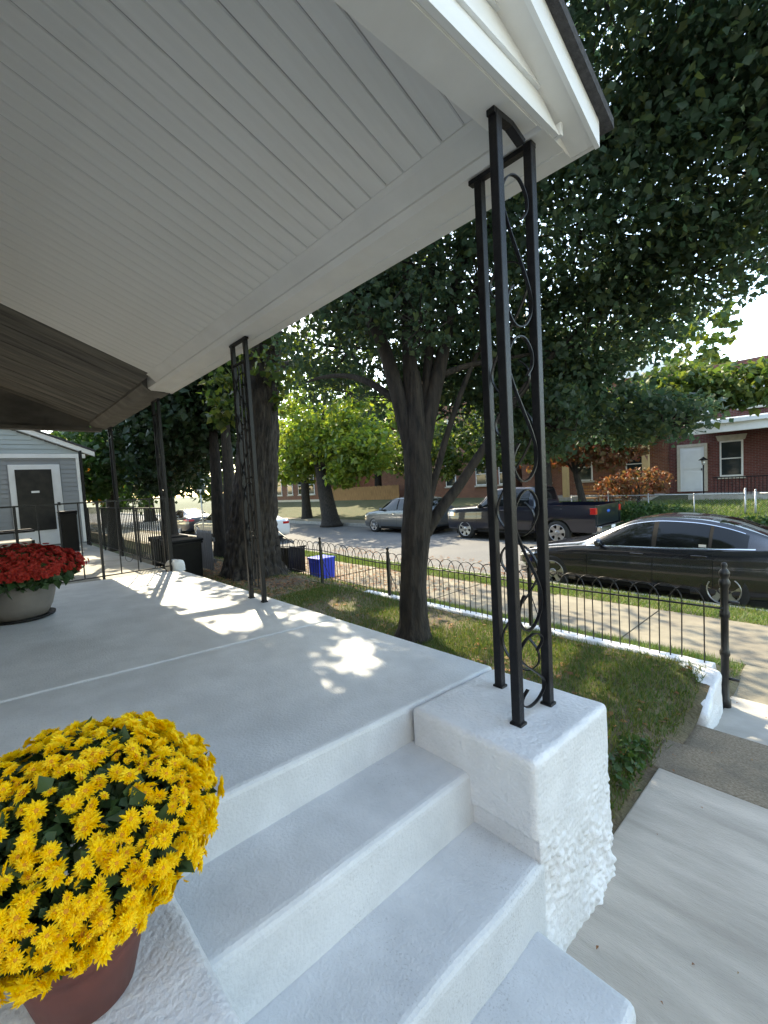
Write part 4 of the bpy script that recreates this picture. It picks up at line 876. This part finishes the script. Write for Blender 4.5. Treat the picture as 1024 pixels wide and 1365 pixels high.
    if opts.get('trim', True):
        a, b = opts['side_glass'][0][0], opts['side_glass'][-1][1]
        side_patch('window_trim', a-.12, b+.1, lambda x: belt(x)-.022, lambda x: belt(x)-.006, 'chrome' if opts.get('chrome') else 'seam', off=.007, n=30)
        side_patch('roof_trim', a+.05, b-.05, lambda x: head(x)+.004, lambda x: head(x)+.014, 'chrome' if opts.get('chrome') else 'seam', off=.006, n=30)
    for x in opts['seams']: side_patch('door_seam', x-.004, x+.004, lambda q: P_(q)[1]+.16, lambda q: P_(q)[2]+.03, 'seam', off=.0025, n=1)
    for x in opts['handles']:
        z = P_(x)[2]-.10
        for s in (-1, 1):
            y = yc+s*(side_y(x, z)+.006); box('door_handle', xf+x-.11, xf+x+.11, min(y, y+s*.03), max(y, y+s*.03), zg+z-.016, zg+z+.016, opts.get('handle_mat', paint), t, .012)
    side_patch('sill_trim', wheels[0]+wr+.12, wheels[1]-wr-.12, lambda q: P_(q)[1]+.02, lambda q: P_(q)[1]+.11, 'black_plastic', off=.006)
    for nm, x0, x1, l0, l1, h0, h1, m in opts['lamps']:
        side_patch(nm, x0, x1, lambda x, a=l0, b=l1, p=x0, q=x1: a+(b-a)*(x-p)/(q-p), lambda x, a=h0, b=h1, p=x0, q=x1: a+(b-a)*(x-p)/(q-p), m, off=.006)
    # mirrors
    mx_, mz = opts['mirror']
    for s in (-1, 1):
        y = side_y(mx_, mz); bm = bmesh.new(); bmesh.ops.create_uvsphere(bm, u_segments=12, v_segments=8, radius=1)
        for v in bm.verts: v.co = Vector((xf+mx_+v.co.x*.07, yc+s*(y+.13)+v.co.y*.11, zg+mz+.06+v.co.z*.075))
        mo = from_bm('mirror', bm, opts.get('mirror_mat', paint), t, True); box('mirror_arm', xf+mx_-.03, xf+mx_+.03, yc+min(s*(y-.02), s*(y+.08)), yc+max(s*(y-.02), s*(y+.08)), zg+mz+.0, zg+mz+.04, 'black_plastic', mo)
    # underside and wheel wells
    box('underbody', xf+.25, xf+Lc-.25, yc-Wm*.62, yc+Wm*.62, zg+.17, zg+.75, 'seam', t)
    for wx in wheels:
        for s in (-1, 1):
            wh = bpy.data.objects.new('wheel', None); C.objects.link(wh); wh.parent = t
            cy = yc+s*(Wm-.12); c = (xf+wx, cy, zg+wr)
            q = s
            lathe('tyre', [(wr*.66, .11*q), (wr*.9, .115*q), (wr*.98, .085*q), (wr, .0), (wr*.98, -.09*q), (wr*.7, -.1*q)], 'tyre', wh, 36, c, 'y', caps=False)
            lathe('rim_barrel', [(wr*.67, .105*q), (wr*.64, .11*q), (wr*.60, .05*q), (wr*.58, -.05*q), (.001, -.05*q)], 'seam', wh, 30, c, 'y', caps=False)
            Vv = []; Ff = []; ns = opts.get('spokes', 5)
            for k in range(ns):
                a = 2*math.pi*k/ns+.3; u = Vector((math.cos(a), 0, math.sin(a))); v = Vector((-math.sin(a), 0, math.cos(a))); c0 = Vector(c); b0 = len(Vv)
                hw = wr*.5*opts.get('spw', .22)
                for rr, ww, oo in ((.08, hw*1.3, .10), (wr*.40, hw*.8, .105), (wr*.645, hw*1.25, .112)):
                    for sg_, dd in ((-1, 0), (1, 0), (1, -.03), (-1, -.03)): Vv.append(c0+u*rr+v*ww*sg_+Vector((0, q*(oo+dd), 0)))
                for m_ in range(2):
                    for j in range(4): A = b0+m_*4+j; B = b0+m_*4+(j+1) % 4; Ff.append((A, B, B+4, A+4))
            raw('rim', Vv, Ff, 'alloy', wh); lathe('hub_cap', [(wr*.2, .08*q), (wr*.2, .108*q), (wr*.12, .118*q), (.001, .12*q)], 'alloy', wh, 20, c, 'y')
            lathe('rim_lip', [(wr*.66, .10*q), (wr*.68, .118*q), (wr*.63, .118*q), (wr*.62, .09*q)], 'alloy', wh, 36, c, 'y', caps=False)
    setparent_world(t)
    return t, yc, section, P_, side_patch
SED = [  # x, w, zlow, zbelt, wbelt, ztop, wtop, edge
 (0.00, .55, .34, .56, .50, .60, .30, .02), (.06, .70, .27, .62, .64, .66, .40, .02), (.20, .82, .22, .68, .76, .72, .55, .02), (.5, .90, .20, .75, .83, .81, .62, .025), (1.0, .92, .19, .82, .86, .90, .66, .03),
 (1.42, .925, .18, .87, .87, .965, .68, .035), (1.75, .93, .18, .895, .87, 1.12, .65, .05), (2.05, .93, .18, .905, .87, 1.27, .61, .055), (2.4, .93, .18, .915, .87, 1.405, .575, .055), (2.85, .93, .18, .925, .87, 1.455, .56, .055), (3.3, .93, .18, .94, .865, 1.435, .555, .055), (3.7, .93, .19, .955, .86, 1.365, .555, .055),
 (4.05, .925, .20, .97, .85, 1.245, .56, .05), (4.35, .91, .22, .98, .83, 1.125, .58, .04), (4.6, .88, .25, .985, .80, 1.05, .60, .03), (4.78, .82, .32, .96, .74, 1.01, .58, .03), (4.86, .74, .42, .90, .66, .93, .5, .02)]
sed, yc, sec, P_, sp_ = build_car('sedan', 'black sedan with tinted windows parked at the near kerb behind the hooped fence', -5.28, 8.50, ST, SED, 'car_dark', dict(
    wr=.335, wheels=(.93, 3.74), side_glass=((1.72, 2.70), (2.78, 3.52), (3.57, 4.02)), top_glass=(('windshield', 1.50, 2.30, .93), ('rear_window', 4.28, 3.62, .93)),
    seams=(1.62, 2.74, 3.60), handles=(2.50, 3.42), chrome=True, handle_mat='car_dark', mirror=(1.86, .93), mirror_mat='car_dark', spokes=5, spw=.26,
    lamps=(('headlight', .10, .52, .58, .66, .64, .72, 'lamp_clear'), ('fog_lamp', .12, .3, .36, .38, .46, .46, 'lamp_clear'), ('taillight', 4.45, 4.80, .84, .80, .93, .91, 'tail_red'))))
inv = Matrix.Translation(sed.location).inverted()
o = box('parking_sticker', -5.28+3.40, -5.28+3.50, yc-.835, yc-.832, ST+.985, ST+1.03, 'sign_white', sed); o.matrix_parent_inverse = inv
y_ = sec(3.45)[0]
bm = bmesh.new(); A = [bm.verts.new(p) for p in ((-1.95, yc-.012, ST+1.375), (-1.72, yc-.012, ST+1.30), (-1.72, yc+.012, ST+1.30), (-1.95, yc+.012, ST+1.375), (-1.72, yc, ST+1.40))]
bm.faces.new((A[0], A[1], A[4])); bm.faces.new((A[3], A[4], A[2])); bm.faces.new((A[0], A[4], A[3])); bm.faces.new((A[1], A[2], A[4]))
o = from_bm('antenna_fin', bm, 'car_dark', sed); o.matrix_parent_inverse = inv
SUVS = [(0.0, .62, .40, .74, .56, .78, .36, .02), (.08, .76, .32, .82, .70, .86, .5, .02), (.3, .86, .26, .90, .80, .94, .62, .025), (.8, .91, .24, .98, .85, 1.05, .68, .03), (1.15, .92, .22, 1.02, .86, 1.10, .70, .04), (1.45, .92, .22, 1.03, .87, 1.28, .68, .05), (1.85, .92, .22, 1.04, .87, 1.53, .63, .06), (2.3, .92, .22, 1.05, .87, 1.64, .61, .06), (3.0, .92, .22, 1.06, .87, 1.66, .61, .06), (3.7, .92, .24, 1.08, .86, 1.62, .61, .06), (4.15, .90, .26, 1.10, .84, 1.50, .62, .06), (4.4, .87, .30, 1.10, .80, 1.28, .64, .05), (4.55, .80, .38, 1.04, .74, 1.10, .6, .04), (4.6, .74, .46, .98, .68, 1.02, .55, .03)]
build_car('suv', 'silver grey compact SUV parked across the road behind the slim tree', -17.0, 13.95, ST+.01, SUVS, 'car_silver', dict(
    wr=.36, wheels=(.92, 3.6), side_glass=((1.45, 2.45), (2.53, 3.42), (3.5, 4.0)), top_glass=(('windshield', 1.2, 1.95, .93), ('rear_window', 4.42, 4.08, .93)), seams=(1.4, 2.49, 3.4), handles=(2.3, 3.25), mirror=(1.55, 1.06), spokes=5, spw=.3,
    lamps=(('headlight', .10, .50, .72, .82, .80, .90, 'lamp_clear'), ('taillight', 4.25, 4.52, .92, .92, 1.10, 1.08, 'tail_red'))))
# pickup: nose and cab from the same builder, the open bed added behind
PK = [(0.0, .80, .50, 1.02, .74, 1.06, .55, .02), (.05, .90, .42, 1.08, .84, 1.12, .66, .02), (.2, .97, .38, 1.12, .92, 1.17, .76, .025), (.8, 1.0, .36, 1.16, .95, 1.23, .80, .03), (1.35, 1.0, .34, 1.19, .95, 1.27, .80, .04), (1.55, 1.0, .34, 1.20, .95, 1.42, .78, .05), (1.95, 1.0, .34, 1.21, .95, 1.76, .70, .06), (2.3, 1.0, .34, 1.22, .95, 1.90, .67, .06), (2.8, 1.0, .34, 1.22, .95, 1.93, .66, .06), (3.3, 1.0, .34, 1.23, .95, 1.92, .66, .06), (3.72, 1.0, .34, 1.23, .95, 1.88, .67, .06), (3.80, .995, .36, 1.22, .94, 1.70, .70, .06), (3.84, .98, .40, 1.20, .92, 1.30, .72, .05)]
PX = -11.45; PY = 13.72
pk, yc, sec, P_, sp_ = build_car('pickup_truck', 'dark navy pickup truck parked at the far kerb', PX, PY, ST+.01, PK, 'car_navy', dict(
    wr=.40, wheels=(.95, 4.62), side_glass=((1.55, 2.75), (2.83, 3.60)), top_glass=(('windshield', 1.42, 2.08, .93), ('rear_window', 3.83, 3.74, .9)), seams=(1.5, 2.79, 3.66), handles=(2.6,), mirror=(1.72, 1.22), mirror_mat='black_plastic', spokes=6, spw=.3, chrome=False,
    lamps=(('headlight', .06, .42, .88, .90, 1.06, 1.04, 'lamp_clear'), ('marker_lamp', .42, .50, .90, .90, 1.02, 1.02, 'amber'))))
pk['category'] = 'pickup'
inv = Matrix.Translation(pk.location).inverted(); Wp = 1.0; zg = ST+.01; b0 = PX+3.90; b1 = PX+5.85; newp = []
for s in (-1, 1):
    bm = bmesh.new(); n = 36; outer = []
    def bed_pt(x, z): return (x, yc+s*(Wp-.035+.035*math.sin(min(1, max(0, (z-.42)/.85))*math.pi)), zg+z)
    wc = PX+4.62; ra = .46; xs_ = np.linspace(b0, b1, n)
    rows = []
    for x in xs_:
        zl = .44
        if abs(x-wc) < ra: zl = max(.44, .40+math.sqrt(ra*ra-(x-wc)**2))
        rows.append([bm.verts.new(bed_pt(x, zl+(1.28-zl)*k/6)) for k in range(7)]+[bm.verts.new((x, yc+s*(Wp-.10), zg+1.285)), bm.verts.new((x, yc+s*(Wp-.10), zg+.80))])
    for i in range(n-1):
        for k in range(8): bm.faces.new((rows[i][k], rows[i+1][k], rows[i+1][k+1], rows[i][k+1]))
    bm.faces.new(rows[0]); bm.faces.new(rows[-1][::-1])
    newp.append(from_bm('bed_side', bm, 'car_navy', pk, False))
newp.append(box('bed_floor', b0, b1-.02, yc-.9, yc+.9, zg+.74, zg+.80, 'black_plastic', pk)); newp.append(box('bed_front', b0, b0+.05, yc-.9, yc+.9, zg+.80, zg+1.27, 'car_navy', pk))
newp.append(box('tailgate', b1-.06, b1+.0, yc-.86, yc+.86, zg+.66, zg+1.27, 'car_navy', pk, .015))
em = lathe('tailgate_emblem', [(0.001, 0), (.05, 0), (.05, .01), (.001, .012)], 'sign_blue', newp[-1], 16, (0, 0, 0)); em.scale = (1.0, 2.2, 1.0); em.rotation_euler = (0, R(90), 0); em.location = (b1+.001, yc, zg+1.05)
newp.append(box('rear_bumper', b1-.05, b1+.14, yc-.93, yc+.93, zg+.46, zg+.64, 'chrome', pk, .03)); newp.append(box('number_plate', b1+.142, b1+.148, yc-.15, yc+.15, zg+.48, zg+.62, 'sign_white', pk))
for s in (-1, 1):
    newp.append(box('taillight', b1-.16, b1+.018, min(yc+s*.87, yc+s*1.006), max(yc+s*.87, yc+s*1.006), zg+1.0, zg+1.2, 'tail_red', pk, .015))
newp.append(box('chassis', PX+3.6, b1-.1, yc-.55, yc+.55, zg+.42, zg+.62, 'seam', pk)); newp.append(box('running_board', PX+1.55, PX+3.7, yc-1.02, yc-.86, zg+.32, zg+.37, 'black_plastic', pk, .01))
for o in newp: o.matrix_parent_inverse = inv
FARS = [('white sedan parked at the near kerb beyond the thick trunk', -22.4, 8.55, 'car_white'), ('silver sedan in the row of parked cars far along the near kerb', -25.2, 8.55, 'car_silver'), ('black sedan in the row of parked cars far along the near kerb', -31, 8.6, 'car_red')]
for lab, x, y, p in FARS:
    build_car('sedan', lab, x, y, ST+.01, SED, p, dict(wr=.335, wheels=(.93, 3.74), side_glass=((1.72, 2.70), (2.78, 3.52), (3.57, 4.02)), top_glass=(('windshield', 1.50, 2.30, .93), ('rear_window', 4.28, 3.62, .93)), seams=(1.62, 2.74, 3.60), handles=(2.50, 3.42), mirror=(1.86, .93), spokes=5,
        lamps=(('headlight', .10, .52, .58, .66, .64, .72, 'lamp_clear'), ('taillight', 4.45, 4.80, .84, .80, .93, .91, 'tail_red')), group='cars parked far along the near kerb'))
    cr = [o for o in C.objects if o.parent is None and o.get('label') == lab][0]
    for s_ in (-1, 1): box('rear_lamp', x+4.66, x+4.865, min(y+.93+s_*.42, y+.93+s_*.74), max(y+.93+s_*.42, y+.93+s_*.74), ST+.79, ST+.91, 'tail_red', cr, .02)
    box('number_plate', x+4.85, x+4.875, y+.78, y+1.08, ST+.62, ST+.74, 'sign_white', cr)

# ------------------------------------------------------------------ grass and fallen leaves
def grass(name, n, x0, x1, y0, y1, zf, m, label, h=.06, dens=None, wdt=.004):
    X = rng.uniform(x0, x1, n); Y = rng.uniform(y0, y1, n)
    if dens:
        kp = np.array([dens(a, b) > rng.random() for a, b in zip(X, Y)]); X = X[kp]; Y = Y[kp]
    n = len(X); Z = np.array([zf(a, b) for a, b in zip(X, Y)])-.004
    H = h*(.4+rng.random(n)*.9); a = rng.uniform(0, 2*np.pi, n); lean = H*rng.uniform(.2, 1.1, n)
    bx = np.cos(a+1.57)*wdt*(.6+rng.random(n)*.8); by = np.sin(a+1.57)*wdt*(.6+rng.random(n)*.8)
    p = np.stack([X, Y, Z], 1); bw = np.stack([bx, by, 0*bx], 1); tip = p+np.stack([np.cos(a)*lean, np.sin(a)*lean, H], 1)
    V = np.stack([p-bw, p+bw, tip], 1).reshape(-1, 3); F = np.arange(n*3).reshape(-1, 3)
    return stuff(fastmesh(name, V, F, m), label, 'grass')
def ydens(x, y): return .85 if x > -1.5 else .42+.9*(nz(x, y, 1.1, 3.3)+.35) if x > -6.2 else .12+.4*nz(x, y, 1.2)
grass('yard_grass', 130000, -9, -.90, 2.06, 4.32, yard_z, 'grass_blade', 'patchy dry lawn between the porch and the white kerb', .055, ydens, .0035)
grass('bank_grass', 50000, -12, -.85, 4.48, 5.66, bank_z, 'grass_green', 'grass strip between the hooped fence and the pavement', .06, lambda x, y: .75+.6*nz(x, y, 1.2) if x > -5.5 else .2, .004)
grass('verge_grass', 60000, -14, 2, 7.18, 8.23, verge_z, 'grass_green', 'grass verge between pavement and street', .06, lambda x, y: .8+.5*nz(x, y, 1.1), .0045)
grass('far_grass', 50000, -12, 3, 17.4, 22.5, far_z, 'grass_green', 'bright lawn in front of the brick houses', .11, None, .012)
def litter(name, n, x0, x1, y0, y1, zf, label, dens=None, size=.06):
    X = rng.uniform(x0, x1, n); Y = rng.uniform(y0, y1, n)
    if dens: kp = np.array([dens(a, b) > rng.random() for a, b in zip(X, Y)]); X = X[kp]; Y = Y[kp]
    P = np.stack([X, Y, np.array([zf(a, b) for a, b in zip(X, Y)])+.008], 1); n = len(P)
    a = rng.uniform(0, 6.28, n); s = (size*(.5+rng.random(n)))[:, None]
    u = np.stack([np.cos(a), np.sin(a), rng.uniform(-.3, .3, n)], 1); v = np.stack([-np.sin(a), np.cos(a), rng.uniform(-.3, .3, n)], 1)
    V = np.stack([P-u*s*.5, P+v*s*.3+[0, 0, .006], P+u*s*.5, P-v*s*.3+[0, 0, .006]], 1).reshape(-1, 3); F = np.arange(n*4).reshape(-1, 4)
    return stuff(fastmesh(name, V, F, 'litter'), label, 'leaves')
litter('fallen_leaves', 9000, -12, -.95, 2.05, 4.3, yard_z, 'fallen brown leaves over the yard around the thick trunk', lambda x, y: .9 if x < -6 else .10)
litter('fallen_leaves', 6000, -13, -4.0, 4.5, 7.1, lambda x, y: bank_z(x, y) if y < 5.65 else -1.096, 'reddish fallen leaves on the pavement by the bins', lambda x, y: .8*max(0, min(1, (-x-4.5)/3)))
litter('fallen_leaves', 2600, -13, -3, 8.45, 10.2, lambda x, y: road_z(x, y)+.004, 'reddish fallen leaves along the street gutter', lambda x, y: max(0, .35+nz(x, y, .9)))
litter('fallen_leaves', 90, -.9, 1.2, 1.2, 4.6, lambda x, y: -.884 if y < 3.33 else (-.953 if y < 3.8 else -1.038), 'scattered dry leaf bits on the walkway', None, .014)
# weeds where the yard meets the walkway
wd_ = thing('weed_patch', 'small patch of broad leaved weeds between the pier and the walkway step', 'weeds', (-1.05, 2.55, -.85))
crown(wd_, [((-1.02, 2.62, -.80), (.12, .26, .03), 240), ((-1.12, 2.40, -.79), (.10, .18, .03), 140), ((-1.0, 2.92, -.81), (.06, .15, .03), 80)], .042, 'leaf_hedge', do_cull=False, sub=6); wd_.children[0].name = 'foliage'; setparent_world(wd_)

# ------------------------------------------------------------------ potted chrysanthemums
def bloom_mesh(name, seed, m, rad=.024, np_=19):
    rs = np.random.default_rng(seed); V = []; F = []
    for layer, (k, rr, up) in enumerate(((np_, 1.0, .12), (np_-5, .74, .34), (7, .42, .6))):
        for i in range(k):
            a = 2*math.pi*i/k+rs.uniform(-.15, .15)+layer*.2; L_ = rad*rr*rs.uniform(.82, 1.12); wv = rad*.135*(1 if layer < 2 else .8)
            u = Vector((math.cos(a), math.sin(a), 0)); v = Vector((-u.y, u.x, 0)); b = len(V)
            z0 = .002+layer*.0015; ti = up+rs.uniform(-.12, .12)
            V += [u*rad*.08-v*wv*.5+Vector((0, 0, z0)), u*rad*.08+v*wv*.5+Vector((0, 0, z0)), u*L_*.65+v*wv+Vector((0, 0, z0+L_*.65*ti+.001)), u*L_+Vector((0, 0, z0+L_*ti*(.8))), u*L_*.65-v*wv+Vector((0, 0, z0+L_*.65*ti+.001))]
            F.append((b, b+1, b+2, b+3, b+4))
    o = raw(name, V, F, m); return o
def mum_foliage(parent, c, rad, n, m='mum_leaf', size=.035, zcut=-1):
    u = rng.normal(size=(n, 3)); u /= np.linalg.norm(u, axis=1)[:, None]; u = u[u[:, 2] > zcut]
    P = np.array(c)+u*np.array(rad)*(.55+.40*rng.random(len(u)))[:, None]
    V, F = leaf_geo(P, size, 0); o = fastmesh('foliage', V, F, m, parent); o['kind'] = 'stuff'; return o
ym = thing('potted_mum', 'large round potted chrysanthemum covered in bright yellow blooms on the cheek wall', 'potted plant', (-1.06, .10, -.10))
CY = Vector((-1.15, .09, .255)); RY = Vector((.285, .285, .17))
lathe('pot', [(.085, -.092), (.09, -.09), (.118, .02), (.122, .045), (.133, .047), (.136, .078), (.126, .08), (.118, .055), (.001, .05)], 'terracotta', ym, 40, (-1.13, .09, 0))
mum_foliage(ym, CY, RY*1.0, 9000, size=.028, zcut=-.75)
srcs = [bloom_mesh('bloom', s, 'petal_yellow', .0165) for s in (1, 2, 3, 4, 5)]
pts = []; N_ = 2000
cam_dir = (Vector((0, 0, CAM_H))-CY).normalized()
for i in range(N_):
    z = 1-(i+.5)/N_*1.66; a = i*2.399963; rr = math.sqrt(max(0, 1-z*z)); u = Vector((rr*math.cos(a), rr*math.sin(a), z))
    u = (u+Vector(rng.normal(size=3))*.05).normalized()
    if noise.noise(u*5.0) < -.25 and random.random() < .7: continue
    pts.append(u)
vis = sorted(range(len(pts)), key=lambda i: -pts[i].dot(cam_dir)-.25*pts[i].z)
near = set(vis[:295]); used = 0; restV = []; restF = []
eye_src = lathe('eye', [(.0055, .002), (.0045, .006), (.001, .0075)], 'bloom_eye', None, 7)
for i, u in enumerate(pts):
    bump = 1+.10*noise.noise(u*2.4)
    p = CY+Vector((u.x*RY.x, u.y*RY.y, u.z*RY.z))*bump*random.uniform(.93, 1.05)
    nrm = (u+Vector((0, 0, .35))+Vector(rng.normal(size=3))*.55).normalized(); q = nrm.to_track_quat('Z', 'Y'); q = q @ Matrix.Rotation(random.uniform(0, 6.28), 3, 'Z').to_quaternion(); s = random.choice((.45, .7, .85, 1.0, 1.0, 1.1, 1.25))
    if i in near:
        sr = srcs[used % 5]
        o = sr if used < 5 else sr.copy()
        if used >= 5: C.objects.link(o)
        o.name = 'bloom'; o.parent = ym; o.location = p; o.rotation_mode = 'QUATERNION'; o.rotation_quaternion = q; o.scale = (s, s, s); used += 1
        e = eye_src if used == 1 else eye_src.copy()
        if used > 1: C.objects.link(e)
        e.name = 'eye'; e.parent = o
    else:
        me = srcs[i % 5].data; b = len(restV); Mx = q.to_matrix()
        restV += [p+Mx @ (v.co*s) for v in me.vertices]; restF += [tuple(b+k for k in f_.vertices) for f_ in me.polygons]
o = raw('bloom_mass', restV, restF, 'petal_yellow', ym); o['kind'] = 'stuff'
for c in ym.children: c.matrix_parent_inverse = Matrix.Translation(ym.location).inverted()

rm = thing('potted_mum', 'red potted chrysanthemum in a wide grey pot on the porch floor', 'potted plant', (-4.85, .20, -.01))
lathe('saucer', [(.20, .0), (.235, .012), (.24, .03), (.225, .03), (.21, .015), (.001, .014)], 'black_plastic', rm, 36, (-4.85, .20, -.012))
lathe('pot', [(.165, .015), (.19, .03), (.225, .10), (.25, .20), (.262, .30), (.272, .31), (.275, .335), (.262, .338), (.25, .31), (.001, .30)], 'grey_pot', rm, 40, (-4.85, .20, -.01))
CR = Vector((-4.85, .20, .40)); RR = Vector((.46, .46, .20))
mum_foliage(rm, CR+Vector((0, 0, -.02)), RR*.96, 4200, size=.06, zcut=-.6)
redb = bloom_mesh('red_bloom', 9, 'petal_red', .03); me = redb.data; V = []; F = []
for i in range(620):
    z = 1-(i+.5)/620*1.15; a = i*2.399963; r_ = math.sqrt(max(0, 1-z*z)); u = Vector((r_*math.cos(a), r_*math.sin(a), z))
    p = CR+Vector((u.x*RR.x, u.y*RR.y, u.z*RR.z))*(1+.12*noise.noise(u*3))*random.uniform(.92, 1.06)
    Mx = ((u+Vector((0, 0, .4))+Vector(rng.normal(size=3))*.3).normalized().to_track_quat('Z', 'Y')).to_matrix(); s = random.uniform(.7, 1.2); b = len(V)
    V += [p+Mx @ (v.co*s) for v in me.vertices]; F += [tuple(b+k for k in f_.vertices) for f_ in me.polygons]
bpy.data.objects.remove(redb)
o = raw('bloom_mass', V, F, 'petal_red', rm); o['kind'] = 'stuff'
setparent_world(rm)

# things sit at their own base; their parts were made in world coordinates
for o in list(C.objects):
    if o.parent is None and o.type == 'EMPTY':
        inv = Matrix.Translation(o.location).inverted()
        for c in o.children: c.matrix_parent_inverse = inv
